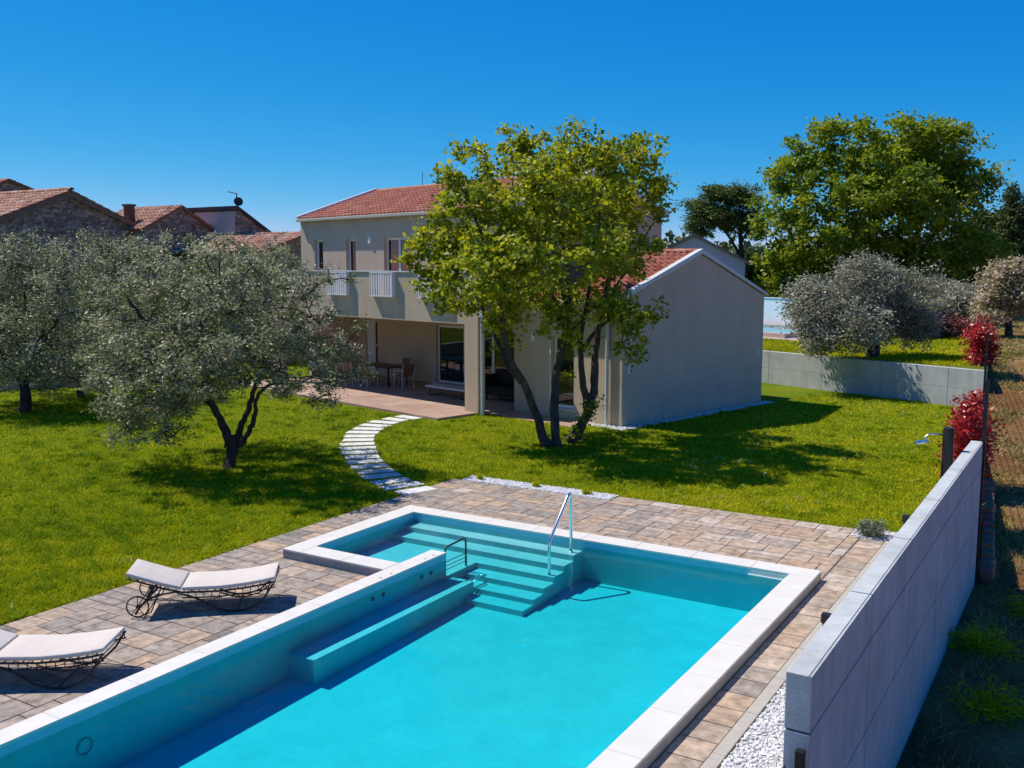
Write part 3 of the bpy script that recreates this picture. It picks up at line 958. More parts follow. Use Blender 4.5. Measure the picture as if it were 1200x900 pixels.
# wing roof
wr = tiles('roof', SR + .13, -.12, -.20, GA + .02, WD / 2, GE + .06, house, M['tile'], cw=.25, pitch=.36)
tiles('roof', SR + .13, -.12, WD + .15, GA + .02, WD / 2, GE + .06, house, M['tile'], cw=.25, pitch=.36)
ridge_tiles(SR + .13, -.12, WD / 2, GE + .09, house, M['tile']).build('ridge', M['tile'], wr)
vg = MB()
vg.extrude([(-.119, -.22, GA - .02), (-.119, WD / 2, GE + .03), (-.119, WD / 2, GE + .17), (-.119, -.22, GA + .12)], (.20, 0, 0))
vg.extrude([(-.119, WD + .2, GA - .02), (-.119, WD + .2, GA + .06), (-.119, WD / 2 + .001, GE + .17), (-.119, WD / 2 + .001, GE + .03)], (.18, 0, 0))
vg.build('verge_trim', M['trim'], wr)
gt = MB(); gt.box(SR + .13, -.14, -.34, -.205, GA - .08, GA + .03); gt.build('gutter', M['fascia'], wr, bevel=.02)
for s_, o_, zt in ((-4.40, -1.40, 3.15), (-.50, -.075, 3.50)):
    dp = MB(); dp.tube([(s_, o_, -.08), (s_, o_, zt - .22), (s_ - .0, o_ - .02, zt - .12), (s_, o_ - (.0 if o_ < -1 else .16), zt)], .05, 10)
    dp.box(s_ - .1, s_ + .1, o_ - .09, o_ + .07, zt - .08, zt + .1) if o_ < -1 else None
    for zz in (.6, 1.9): dp.tube([(s_, o_, zz), (s_, o_, zz + .04)], .058, 10)
    dp.build('drainpipe', M['pipe'], house, smooth=False)

# terrace floor in front of and inside the porch: tiles on a low slab
tm = MB()
s0, s1, o0, o1 = SL - .2, -4.60, -3.05, 2.6
n_s, n_o = 20, 10
for i in range(n_s):
    for j in range(n_o):
        a, b = s0 + (s1 - s0) * i / n_s, s0 + (s1 - s0) * (i + 1) / n_s; c, d = o0 + (o1 - o0) * j / n_o, o0 + (o1 - o0) * (j + 1) / n_o
        if d > -1.95 or True:
            tm.box(a + .003, b - .003, c + .003, d - .003, .0, .075 + rnd.uniform(-.0008, .0008), min(1, max(0, rnd.gauss(.5, .22))))
tm.box(s0 + .01, s1 - .01, o0 + .01, o1, -.1, .066, .2)
# passage between terrace and wing front
tm.box(-4.53, -.9, -1.1, -.02, -.1, .02, .3)
tr = tm.build('terrace', M['patio'], None, kind='structure')
tr.location = HA; tr.rotation_euler = (0, 0, HY)
# pebble strip along the wing wall
gs = pebbles('gravel', [(-1.6, .3, -.5, -.03), (.03, .45, -.5, 7.7)], 2600)
gs.location = HA + np.array([0, 0, .15 + .0]); gs.rotation_euler = (0, 0, HY)
tag(gs, 'narrow strip of pale pebbles along the foot of the gabled wing', 'gravel', kind='stuff')


# ------------------------------------------------------------------ porch furniture
def HW(s, o_, z=.08): return tuple(HP(s, o_, z))


t = thing('dining_table', 'dark dining table with the cane chairs around it on the covered terrace', 'table', HW(-12.6, .9), HY)
m_ = MB(); m_.box(-1.0, 1.0, -.5, .5, .70, .745); m_.build('tabletop', M['darkwood'], t, bevel=.006)
for sx in (-1, 1):
    for sy in (-1, 1):
        m_ = MB(); m_.bar((sx * .92, sy * .42, 0), (sx * .92, sy * .42, .7), .06, .06, (0, 1, 0)); m_.build('leg', M['iron'], t)


def chair_proto():
    c = thing('garden_chair', 'x', 'chair', group='cane chairs at the terrace table')
    m_ = MB(); m_.box(-.26, .26, -.25, .25, .42, .46); m_.build('seat', M['cane'], c, bevel=.01)
    m_ = MB(); m_.extrude([(-.26, .24, .50), (.26, .24, .50), (.25, .34, .92), (-.25, .34, .92)], (0, .03, .005)); m_.build('backrest', M['cane'], c, bevel=.01)
    for sx in (-1, 1):
        m_ = MB()
        m_.tube([(sx * .27, -.24, .64), (sx * .27, .05, .66), (sx * .27, .30, .66)], .018, 6)
        m_.tube([(sx * .27, -.24, .44), (sx * .27, -.24, .64)], .015, 6); m_.tube([(sx * .27, .26, .44), (sx * .27, .345, .92)], .015, 6)
        m_.build('armrest', M['trim'], c)
    for sx in (-1, 1):
        for sy in (-1, 1):
            m_ = MB(); m_.tube([(sx * .25, sy * .235, .44), (sx * .27, sy * .26, 0)], .016, 6); m_.build('leg', M['trim'], c)
    return c


cp0 = chair_proto()
spots = [(-11.1, .75, -90, 'brown cane armchair at the right end of the dark terrace table'),
         (-13.15, -.05, 180, 'brown cane armchair on the lawn side of the terrace table, seen partly behind olive twigs'),
         (-12.3, -.0, 180, 'brown cane armchair on the lawn side of the table, nearer the glass slider'),
         (-12.6, 1.75, 0, 'brown cane armchair behind the terrace table, back to the house wall')]
for i, (s, o_, a, lab) in enumerate(spots):
    c = cp0 if i == 0 else copy_tree(cp0)
    c.location = HW(s, o_); c.rotation_euler = (0, 0, HY + R(a)); c['label'] = lab
t = thing('sunbed_table', 'low white-topped bench with black hoop legs beside the terrace column', 'bench', HW(-7.9, .35), HY)
m_ = MB(); m_.box(-1.05, 1.05, -.33, .33, .30, .36); m_.build('bench_top', M['trim'], t, bevel=.01)
for sx in (-.85, .85):
    m_ = MB(); m_.tube([(sx, -.28, .30), (sx, -.28, .02), (sx, .28, .02), (sx, .28, .30)], .018, 6); m_.build('leg', M['black'], t)
t = thing('outdoor_sofa', 'black outdoor sofa standing behind the terrace column by the glass', 'sofa', HW(-5.75, 1.15), HY)
m_ = MB(); m_.box(-.95, .95, -.40, .40, .18, .48); m_.build('seat', M['blackcloth'], t, bevel=.04)
m_ = MB(); m_.box(-.95, .95, .16, .40, .485, 1.02); m_.build('backrest', M['blackcloth'], t, bevel=.05)
for sx in (-1, 1):
    m_ = MB(); m_.box(sx * .95 - .12 * (sx > 0), sx * .95 + .12 * (sx < 0), -.42, .155, .485, .86); m_.build('armrest', M['blackcloth'], t, bevel=.04)
for sx in (-1, 1):
    for sy in (-1, 1):
        m_ = MB(); m_.bar((sx * .85, sy * .32, 0), (sx * .85, sy * .32, .18), .05, .05, (0, 1, 0)); m_.build('leg', M['black'], t)

# ------------------------------------------------------------------ stepping stones
stones_px = [(590, 292), (497, 307), (415, 327), (358, 350), (310, 373), (272, 398), (247, 425), (240, 451), (232, 480), (236, 509), (247, 538), (263, 571), (287, 603), (317, 636), (360, 671), (400, 703), (470, 740), (545, 772), (645, 805)]
pts = [ground_at(380 + a / 6, 440 + b / 6, GZ + .02) for a, b in stones_px]
ordn = ['first', 'second', 'third', 'fourth', 'fifth', 'sixth', 'seventh', 'eighth', 'ninth', 'tenth']
path_lab = []
for i in range(19):
    if i < 10: path_lab.append('white stepping stone, %s from the tiled terrace on the curved garden path' % ordn[i])
    else: path_lab.append('pale stepping stone, %s from the pool paving on the curved garden path' % ordn[18 - i])
stone_rects = []
for i, p in enumerate(pts):
    a = pts[max(i - 1, 0)]; b = pts[min(i + 1, 18)]
    ang = math.atan2(b[1] - a[1], b[0] - a[0]) + R(90) + rnd.gauss(0, .03)
    gap = np.linalg.norm((b - a)[:2]) / (2 if 0 < i < 18 else 1)
    m_ = MB(); l2, w2 = .44 + rnd.uniform(-.03, .03), min(.22, .34 * gap) + rnd.uniform(-.01, .01)
    stone_rects.append((p[0], p[1], ang, l2 + .03, w2 + .03))
    poly = []
    for k, (x, y) in enumerate([(-l2, -w2), (0, -w2), (l2, -w2), (l2, w2), (0, w2), (-l2, w2)]): poly.append((x + rnd.uniform(-.02, .02), y + rnd.uniform(-.015, .015)))
    m_.prism(poly, -.05, .02)
    o = m_.build('stepping_stone', M['stepstone'], None, bevel=.008)
    o.location = (p[0], p[1], GZ); o.rotation_euler = (0, 0, ang)
    tag(o, path_lab[i], 'stepping stone', 'stepping stones of the curved garden path')


# ------------------------------------------------------------------ sun loungers
def lounger():
    """own axes: x from the head (wheels) to the foot, y across, z up from the paving"""
    r = thing('sun_lounger', 'x', 'sun lounger', group='wrought iron loungers by the pool')
    W2 = .33
    prof = [(-.70, .53), (-.5, .455), (-.25, .37), (-.012, .305), (.0, .30), (.25, .295), (.5, .295), (.8, .32), (1.05, .355), (1.22, .39)]

    def cushion(i0, i1, name):
        m_ = MB(); pr = prof[i0:i1]; th = .052
        n = len(pr)
        top = []; bot = []
        for k, (x, z) in enumerate(pr):
            bot.append((x, z + .022)); top.append((x, z + .022 + th * (.93 if k in (0, n - 1) else 1)))
        for k in range(n - 1):
            (x0, zb0), (x1, zb1) = bot[k], bot[k + 1]; (_, zt0), (_, zt1) = top[k], top[k + 1]
            e = 0.0
            m_.add([(x0, -W2, zb0), (x1, -W2, zb1), (x1, W2, zb1), (x0, W2, zb0), (x0, -W2, zt0), (x1, -W2, zt1), (x1, W2, zt1), (x0, W2, zt0)],
                   [(3, 2, 1, 0), (4, 5, 6, 7), (0, 1, 5, 4), (2, 3, 7, 6)] + ([(3, 0, 4, 7)] if k == 0 else []) + ([(1, 2, 6, 5)] if k == n - 2 else []))
        o = m_.build(name, M['cushion'], r)
        wmod = o.modifiers.new('weld', 'WELD'); wmod.merge_threshold = .001
        b = o.modifiers.new('bevel', 'BEVEL'); b.width = .018; b.segments = 3; b.limit_method = 'ANGLE'; b.angle_limit = R(50)
        o.data.polygons.foreach_set('use_smooth', [True] * len(o.data.polygons))
        return o
    cushion(0, 4, 'back_cushion'); cushion(4, 10, 'seat_cushion')
    f = MB()
    for sy in (-1, 1):
        y = sy * (W2 + .005)
        f.tube([(x, y, z) for x, z in prof], .013, 6)
        f.tube([(x, y, z - .075) for x, z in prof[4:10]], .009, 6)
        for x in np.linspace(.08, 1.2, 12):
            z = np.interp(x, [p[0] for p in prof], [p[1] for p in prof]); f.tube([(x, y, z), (x, y, z - .075)], .006, 5)
    for x in np.linspace(-.68, 1.22, 20):
        z = np.interp(x, [p[0] for p in prof], [p[1] for p in prof]); f.tube([(x, -W2, z), (x, W2, z)], .007, 5)
    f.build('frame', M['iron'], r, smooth=True)
    for sy in (-1, 1):      # the two swept foot scrolls
        y = sy * (W2 + .02); m_ = MB()
        a = [(-.05, .295), (.10, .25), (.28, .17), (.45, .06), (.62, .015), (.80, .015), (.95, .07), (1.08, .19), (1.15, .30), (1.20, .38)]
        m_.tube([(x, y, z) for x, z in a], .014, 7)
        m_.tube([(.50, y, .28), (.66, y, .22), (.82, y, .205), (1.0, y, .245), (1.15, y, .35)], .010, 6)
        m_.build('leg', M['iron'], r, smooth=True)
    m_ = MB(); m_.tube([(.71, -W2, .02), (.71, W2, .02)], .009, 6); m_.tube([(1.1, -W2, .22), (1.1, W2, .22)], .009, 6); m_.build('crossbar', M['iron'], r)
    for sy in (-1, 1):      # scissor stays at the head end
        y = sy * (W2 + .015); m_ = MB()
        m_.tube([(-.30, y, .385), (-.42, y, .26), (-.56, y, .10), (-.60, y, .03)], .016, 7)
        m_.tube([(.12, y, .30), (-.10, y, .31), (-.32, y, .28), (-.46, y, .20), (-.54, y, .15)], .012, 7)
        m_.tube([(-.28, y, .33), (-.40, y, .05), (-.50, y, .02)], .010, 6)
        m_.build('leg', M['iron'], r, smooth=True)
    m_ = MB(); m_.tube([(-.56, -W2 - .05, .15), (-.56, W2 + .05, .15)], .010, 6); m_.tube([(-.42, -W2, .27), (-.42, W2, .27)], .009, 6); m_.build('axle', M['iron'], r)
    for sy in (-1, 1):
        y = sy * (W2 + .055); m_ = MB()
        m_.tube([(-.56 + .14 * math.cos(2 * math.pi * k / 20), y, .15 + .14 * math.sin(2 * math.pi * k / 20)) for k in range(21)], .010, 6, False)
        for k in range(5):
            an = 2 * math.pi * k / 5 + .3; m_.tube([(-.56, y, .15), (-.56 + .14 * math.cos(an), y, .15 + .14 * math.sin(an))], .006, 5)
        m_.disc((-.56, y, .15), (0, 1, 0), .025, .02, 10)
        m_.build('wheel', M['iron'], r)
    return r


lg = lounger()
lg['label'] = 'wrought iron wheeled sun lounger with pale cushions, beside the raised corner of the pool'
lg.location = (.50, -5.66, PZ); lg.rotation_euler = (0, 0, R(40))
lg2 = copy_tree(lg)
lg2['label'] = 'wrought iron sun lounger with pale cushions cut off by the left picture edge'
lg2.location = (.64, -8.30, PZ); lg2.rotation_euler = (0, 0, R(33))

# ==================================================================================== WALLS AND FENCE
bw = thing('boundary_wall', 'tall grey precast concrete wall running beside the pool', 'wall')
X0, X1, ZT = 9.03, 9.24, 1.30
YA, YB = -6.88, 5.10
m_ = MB()
ny = 5
rows = [(-2.2, -1.60), (-1.594, -.60), (-.594, .80), (.806, ZT)]
rows = [(-2.3, -.115), (-.10, .815), (.83, ZT)]
ycut = [YA, YA + 2.25, YA + 4.5, YA + 6.75, YA + 9.0, YB]
for k in range(5):
    for (za, zb) in rows:
        m_.box(X0, X1, ycut[k] + (.014 if k else 0), ycut[k + 1] - (.014 if k < 4 else 0), za, zb)
m_.build('precast_panel', M['concrete'], bw, bevel=.007)
m_ = MB(); m_.box(X0 + .005, X1 - .005, YA + .02, YB - .02, -2.3, ZT - .006); m_.build('joint_filling', mat('joint_mortar', (.10, .10, .10), .95), bw)
m_ = MB(); m_.box(X1 - .030, X1 - .022, YA, YB, ZT, ZT + .004); m_.build('drip_edge', mat('joint_line', (.2, .2, .2), .9), bw)

rwall = thing('retaining_wall', 'low grey concrete wall across the back of the lawn with olive shadows', 'wall')
L_ = np.linalg.norm(RW1 - RW0); ang = math.atan2(dirw[1], dirw[0])
rwall.location = (RW0[0], RW0[1], 0); rwall.rotation_euler = (0, 0, ang)
m_ = MB(); cuts = [0, 1.35, 1.8, 4.3, 6.8, 9.3, L_]
for k in range(len(cuts) - 1):
    for za, zb in ((-.4, .46), (.466, 1.12)): m_.box(cuts[k] + .004, cuts[k + 1] - .004, -.1, .1, za, zb + (.03 if k == 0 and zb > 1 else 0))
m_.build('precast_panel', M['concrete'], rwall, bevel=.008)
m_ = MB(); m_.box(.03, L_ - .03, -.086, .086, -.4, 1.1); m_.build('joint_filling', mat('joint_mortar', (.13, .13, .13), .95), rwall)

fe = thing('wire_fence', 'black metal fence posts with mesh running on beyond the end of the tall wall', 'fence')


def fpost(x, y, zb, zt, wd=.07):
    m_ = MB(); m_.box(x - wd / 2, x + wd / 2, y - wd / 2, y + wd / 2, zb, zt); m_.build('post', M['black'], fe, bevel=.004)


def fpanel(a, b, za, zb, step=.055):
    m_ = MB(); a = np.array(a); b = np.array(b); L = np.linalg.norm(b - a); n = int(L / step)
    for k in range(n + 1):
        p = a + (b - a) * k / n; m_.bar((p[0], p[1], za), (p[0], p[1], zb), .006, .006, (1, 0, 0))
    nn = max(2, int((zb - za) / .2))
    for k in range(nn + 1):
        z = za + (zb - za) * k / nn; m_.bar((a[0], a[1], z), (b[0], b[1], z), .008, .008)
    m_.build('mesh_panel', M['black'], fe)


ysf = [5.0, 8.2, 11.4, 14.6, 17.8, 21.0, 24.2]
def fy(y): return float(field_z(9.3, y))


for k, y in enumerate(ysf): fpost(float(fx(y)), y, fy(y) - .3, max(fy(y) + 1.75, 2.45 if k == 0 else 0), .065)
for k in range(len(ysf) - 1):
    y0, y1 = ysf[k], ysf[k + 1]
    fpanel((float(fx(y0)), y0), (float(fx(y1)), y1), fy(y1) + .05, fy(y0) + 1.7, .11)
fpost(9.19, -6.97, -1.6, .72, .07)
fpanel((9.07, -6.95), (9.07, -9.4), -1.2, .55)
fpost(9.07, -9.4, -1.6, .72)

# red-brown stones lining the field side of the fence
for k in range(13):
    y = 5.35 + k * .46
    m_ = MB(); m_.box(-.11, .11, -.17, .17, -.3, .13 + rnd.uniform(-.02, .03))
    o = m_.build('edging_brick', mat('brick_%d' % k, (.34 + rnd.uniform(-.05, .06), .15 + rnd.uniform(-.03, .05), .10), .9, .2, 10, .4, 30), None, bevel=.02)
    o.location = (float(fx(y)) + .20, y, float(field_z(9.45, y)) + .10); o.rotation_euler = (rnd.gauss(0, .05), rnd.gauss(0, .05), rnd.gauss(0, .12))
    tag(o, 'reddish edging brick in the row at the foot of the black fence', 'brick', 'edging bricks along the fence')

# shower
shw = thing('garden_shower', 'dark cylindrical garden shower with a flat round head, by the wall', 'shower', (8.80, 3.85, GZ))
m_ = MB(); m_.tube([(0, 0, 0), (0, 0, 1.82)], .095, 20); m_.disc((0, 0, 1.83), (0, 0, 1), .09, .03, 20); m_.build('column', M['black'], shw, smooth=False, bevel=.006)
m_ = MB(); m_.tube([(-.08, -.03, 1.72), (-.26, -.10, 1.73), (-.31, -.12, 1.72), (-.36, -.14, 1.66), (-.40, -.16, 1.60)], .014, 8); m_.build('arm', M['chrome'], shw, smooth=True)
m_ = MB(); m_.disc((-.41, -.165, 1.585), (-.2, -.1, 1), .12, .018, 20); m_.build('shower_head', M['chrome'], shw)


def bollard(x, y, label, h=.45):
    b = thing('garden_light', label, 'garden light', (x, y, GZ), 0, 'black garden lights by the wall')
    m_ = MB(); m_.box(-.035, .035, -.035, .035, 0, h); m_.build('post', M['black'], b, bevel=.004)
    m_ = MB(); m_.box(-.05, .05, -.05, .05, h, h + .11); m_.build('lamp_head', M['black'], b, bevel=.006)


bollard(8.42, -2.95, 'small black garden light standing on the pebbles between paving and wall', .46)
bollard(8.5, 1.8, 'small black garden light just peeking over the wall beside the lawn', .60)

# ==================================================================================== NEIGHBOURING BUILDINGS


def gable_house(name, label, X, prof, length, wallm, roofm, roof_over=.25, split=None):
    """gable wall in the plane x = X (outline prof: (y,z) left eave, apex, right eave), body running back towards -x"""
    h = thing(name, label, 'house', (X, prof[1][0], GZ))
    y0 = prof[1][0]
    (yl, zl), (ya, za), (yr, zr) = [(a - y0, b - GZ) for a, b in prof]
    m_ = MB(); m_.extrude([(0, yl, -.2), (0, yr, -.2), (0, yr, zr), (0, ya, za), (0, yl, zl)], (-length, 0, 0)); m_.build('wall', wallm, h)
    return h, (yl, zl, ya, za, yr, zr)


def slope_tiles(parent, x0, x1, ylow, zlow, yhi, zhi, m, **k):
    # tiles() works in (s, o, z): here s = x, o = y
    return tiles('roof', x0, x1, ylow, zlow, yhi, zhi, parent, m, **k)


h, (yl, zl, ya, za, yr, zr) = gable_house('stone_house', 'old stone house with a broad gable and faded tiled roof behind the left olives', -30, [(8.6, 5.88), (13.69, 7.80), (16.95, 6.50)], 16, M['rubble'], M['oldtile'])
r1 = slope_tiles(h, -16.2, .25, yl - .3, zl - .05, ya, za + .10, M['oldtile'], cw=.3, pitch=.45)
slope_tiles(h, -16.2, .25, yr + .3, zr - .06, ya, za + .10, M['oldtile'], cw=.3, pitch=.45)
ridge_tiles(-16.2, .25, ya, za + .12, h, M['oldtile'], .14).build('ridge', M['oldtile'], r1)
vb = MB()
sl_ = (za - zr) / (yr - ya)
vb.extrude([(.10, ya, za - .22), (.10, ya, za + .07), (.10, yr + .3, zr - .05), (.10, yr + .3, zr - .26)], (.12, 0, 0))
vb.extrude([(.10, ya - .001, za - .22), (.10, yl - .3, zl - .26), (.10, yl - .3, zl - .05), (.10, ya - .001, za + .07)], (.12, 0, 0))
vb.build('verge_board', mat('plastered_verge', (.17, .125, .10), .9, .2, 4), r1)
dp = MB(); dp.tube([(.06, yr + .05, .3), (.06, yr + .05, zr - .1)], .06, 8); dp.build('drainpipe', M['iron'], h)
dw = MB(); dw.box(-.05, .02, yr - 1.1, yr - .15, 4.6, 5.6); dw.build('window', M['trim'], h)

# roof of a further house just showing over the stone house
h, q = gable_house('far_house', 'dark roofed house showing over the stone house at the picture edge', -46, [(17.2, 8.0), (20.6, 9.55), (24.9, 8.2)], 10, M['rubble'], M['oldtile'])
slope_tiles(h, -10.2, .2, q[0] - .2, q[1] - .04, q[2], q[3] + .1, M['oldtile'], cw=.3, pitch=.45)
slope_tiles(h, -10.2, .2, q[4] + .2, q[5] - .05, q[2], q[3] + .1, M['oldtile'], cw=.3, pitch=.45)

# low tiled house with a slim chimney
def on_x(u, v, X):
    d = FW + RT * (u - 600) / F_PX - UP * (v - 450) / F_PX
    return CAM + d * ((X - CAM[0]) / d[0])


X = -29.
ap = on_x(212, 243, X); ev = on_x(170, 266, X)
h, q = gable_house('tiled_cottage', 'low stone cottage with mottled tiled roof and a dark chimney', X, [(ev[1], ev[2]), (ap[1], ap[2]), (ap[1] + 2.6, ap[2] - 1.4)], 4.2, M['rubble'], M['oldtile'])
rf2 = slope_tiles(h, -4.3, .15, q[0] - .35, q[1] - .12, q[2], q[3] + .09, M['oldtile'], cw=.28, pitch=.42)
slope_tiles(h, -4.3, .15, q[4] + .2, q[5] - .05, q[2], q[3] + .09, M['oldtile'], cw=.28, pitch=.42)
cpt = MB(); cpt.box(-1.75, -1.35, q[0] + .15, q[0] + .5, q[1] - .1, q[1] + 1.05); cpt.box(-1.8, -1.3, q[0] + .1, q[0] + .55, q[1] + 1.05, q[1] + 1.15); cpt.build('chimney', M['chimney'], rf2)
g = MB(); g.box(-4.2, -.001, q[0] - .02, q[0] + .1, -.2, q[1] - .06); g.build('wall', mat('grey_plaster', (.33, .31, .30), .9, .15, 2), h)

# grey house with flat parapet, sloping edge, dish and aerial
X = -27.
P_ = [on_x(217, 246, X), on_x(280, 245, X), on_x(320, 273, X)]
h = thing('grey_house', 'grey rendered house with dark roof edge, satellite dish and aerial', 'house', (X, P_[0][1], GZ))
yy = [p[1] - P_[0][1] for p in P_]; zz = [p[2] - GZ for p in P_]
# eave side runs back along -x from the corner, the pitched end faces +x
y0 = P_[1][1]; h.location = (X, y0, GZ)
LG = 8.0
for it in range(400):                      # length of the eave side: its far end shows 63 px left of the corner
    pr = np.array([X - LG, y0, P_[1][2]]) - CAM
    if 600 + F_PX * (pr @ RT) / (pr @ FW) < 219: break
    LG += .05
z1 = P_[1][2] - GZ; y2 = P_[2][1] - y0; z2 = P_[2][2] - GZ
g = MB(); g.box(-LG, -.3, -.02, .25, -.2, z1); g.build('wall', mat('blue_grey_render', (.40, .39, .40), .9, .08, 1.5, .3, 60), h)
g = MB(); g.extrude([(0, -.02, -.2), (0, y2 + 1, -.2), (0, y2 + 1, z2 - .85), (0, y2, z2 - .1), (0, -.02, z1 - .02)], (-.299, 0, 0)); g.build('wall', M['rubble'], h)
g = MB(); g.extrude([(.14, -.2, z1 + .003), (.14, y2 + 1.2, z2 - .86), (.14, y2 + 1.2, z2 - .72), (.14, -.2, z1 + .16)], (-LG - .3, 0, 0))
g.build('roof', mat('dark_roof_edge', (.035, .035, .045), .7, .2, 5), h)
yy = [0, .12, 0]; zz = [0, z1 - .1, 0]
ac = (0.0, yy[1] - .25, zz[1] + .17)
g = MB(); g.tube([ac, (ac[0], ac[1], ac[2] + .72)], .03, 6); g.tube([(ac[0], ac[1] - .55, ac[2] + .76), (ac[0], ac[1] + .05, ac[2] + .70)], .022, 6)
for k in range(4): g.tube([(ac[0] - .15, ac[1] - .5 + k * .14, ac[2] + .755 - k * .015), (ac[0] + .15, ac[1] - .5 + k * .14, ac[2] + .755 - k * .015)], .01, 4)
g.build('aerial', M['dish'], h)
g = MB(); vs = []; n = 20
dc = np.array([ac[0] + .1, ac[1] + .02, ac[2] + .30]); dn = unit(np.array([.75, -.6, .25])); du = unit(np.cross(dn, (0, 0, 1))); dw_ = np.cross(du, dn)
for k in range(n): vs.append(dc + (du * math.cos(2 * math.pi * k / n) + dw_ * math.sin(2 * math.pi * k / n)) * .23)
vs.append(dc - dn * .06)
g.add(vs, [(k, (k + 1) % n, n) for k in range(n)]); g.tube([dc - dn * .06, dc + dn * .2 - dw_ * .15], .015, 5); g.disc(dc + dn * .2 - dw_ * .15, dn, .04, .05)
g.build('satellite_dish', M['dish'], h)

# low red roofed outbuilding between the grey house and the villa
X = -22.5
a_ = on_x(312, 292, X); b_ = on_x(356, 273, X)
h = thing('outbuilding', 'low outbuilding with mottled red tiles left of the villa', 'outbuilding', (X, a_[1], GZ))
yA, yB_, zA, zB_ = 0, b_[1] - a_[1] + .4, a_[2] - GZ, b_[2] - GZ
g = MB(); g.extrude([(0, yA, -.2), (0, yB_ * 2, -.2), (0, yB_ * 2, zA), (0, yB_, zB_), (0, yA, zA)], (-6, 0, 0)); g.build('wall', M['rubble'], h)
slope_tiles(h, -6.1, .1, -.3, zA - .1, yB_, zB_ + .06, M['oldtile'], cw=.28, pitch=.4)
slope_tiles(h, -6.1, .1, yB_ * 2 + .3, zA - .1, yB_, zB_ + .06, M['oldtile'], cw=.28, pitch=.4)

# low whitish garden wall far left
gw = thing('garden_wall', 'low pale rendered wall behind the left olive trunks', 'wall', (-24.6, 5.2, GZ), R(62))
g = MB(); g.box(-14, 7, -.12, .12, -.1, .62); g.build('wall_body', mat('old_white_render', (.34, .34, .33), .9, .3, 2), gw)
g = MB(); g.box(-14, 7, -.15, .15, .622, .67); g.build('wall_cap', M['concrete'], gw)

# white house behind the villa, right of the main gable
c = at(835, 330, 62)
h = thing('white_house', 'pale house with a low pitched gable behind the umbrella pine', 'house', (c[0], c[1], 1.1), R(19.8))
za = 4.5 + (310 - 277) / F_PX * 62 - 1.1; zr_ = 4.5 + (310 - 318) / F_PX * 62 - 1.1
g = MB(); g.extrude([(-2.6, 0, -.5), (2.0, 0, -.5), (2.0, 0, zr_ + .62), (-1.2, 0, za), (-2.6, 0, za - .7)], (0, 9, 0)); g.build('wall', mat('pale_blue_render', (.42, .43, .46), .9, .06, 1, .2), h)
g = MB(); g.extrude([(-1.2, -.25, za + .02), (2.25, -.25, zr_ + .47), (2.25, -.25, zr_ + .63), (-1.2, -.25, za + .2)], (0, 9.5, 0)); g.extrude([(-2.9, -.25, za - .85), (-1.201, -.25, za + .02), (-1.201, -.25, za + .2), (-2.9, -.25, za - .67)], (0, 9.5, 0))
g.build('roof', mat('grey_brown_roof', (.20, .15, .12), .85, .2, 6), h)
g = MB(); g.box(-2.75, -2.35, -.3, .1, za - 1.7, za - .9); g.build('chimney', mat('orange_brick', (.45, .22, .10), .9), h)

# neighbour's white wall, pool and loungers
gw = thing('white_wall', 'long white garden wall behind the neighbouring pool', 'wall', tuple(at(915, 0, 51)[:2]) + (1.1,), R(-28))
g = MB(); g.box(-8, 3.5, -.12, .12, -.1, 1.6); g.build('wall_body', mat('white_render', (.72, .73, .76), .85, .06, 1.5), gw)
g = MB(); g.box(-8, 3.5, -.16, .16, 1.602, 1.65); g.build('wall_cap', M['trim'], gw)
npl = thing('neighbour_pool', 'small raised pool with bright blue water beyond the back wall', 'swimming pool', (-3.2, 34.2, 1.1), R(-22))
g = grid_panel('z', [-6, 2.6], [-2.6, 2.9], [(-5.7, 2.3, -2.3, 2.6)], -.1, .22); g.build('coping', mat('pink_stone_coping', (.52, .38, .32), .8, .1, 3), npl)
g = MB(); g.box(-5.72, 2.32, -2.32, 2.62, -.1, .03); g.build('basin_floor', mat('blue_pool_tiles', (.16, .66, .78), .5, .1, 3), npl)
g = MB(); g.box(-5.71, 2.31, -2.31, 2.61, .025, .185); g.build('pool_water', M['water'], npl)
tc = grid_panel('z', [-7, 4.0], [-3.4, 6.0], [(-5.9, 2.5, -2.5, 2.8)], 1.06, 1.12)
o = tc.build('pool_terrace', mat('pink_paving', (.46, .34, .28), .85, .12, 2), None, kind='structure'); o.location = (-3.2, 34.2, .0); o.rotation_euler = (0, 0, R(-22))


def deck_chair(loc, rz, label):
    r = thing('deck_lounger', label, 'sun lounger', loc, rz, 'white loungers beside the neighbouring pool')
    m_ = MB(); m_.extrude([(0, -.32, .30), (1.3, -.32, .30), (1.3, .32, .30), (0, .32, .30)], (0, 0, .06)); m_.build('seat', M['white'], r)
    m_ = MB(); m_.extrude([(-.75, -.32, .72), (-.002, -.32, .30), (-.002, .32, .30), (-.75, .32, .72)], (0, 0, .06)); m_.build('backrest', M['white'], r)
    for x in (.1, 1.2):
        for y in (-.28, .28):
            m_ = MB(); m_.box(x - .02, x + .02, y - .02, y + .02, 0, .3); m_.build('leg', M['trim'], r)


p = ground_at(893, 382, 1.12); deck_chair((p[0], p[1], 1.12), R(175), 'white reclined lounger nearest the villa gable, by the far pool')
p = ground_at(924, 381, 1.12); deck_chair((p[0], p[1], 1.12), R(175), 'white reclined lounger half behind olive leaves, by the far pool')

# ==================================================================================== TREES
D0 = 25.2
oak_base = ground_at(652, 525, GZ)


def q_(u, v, dd=0): return at(u, v, D0 + dd)


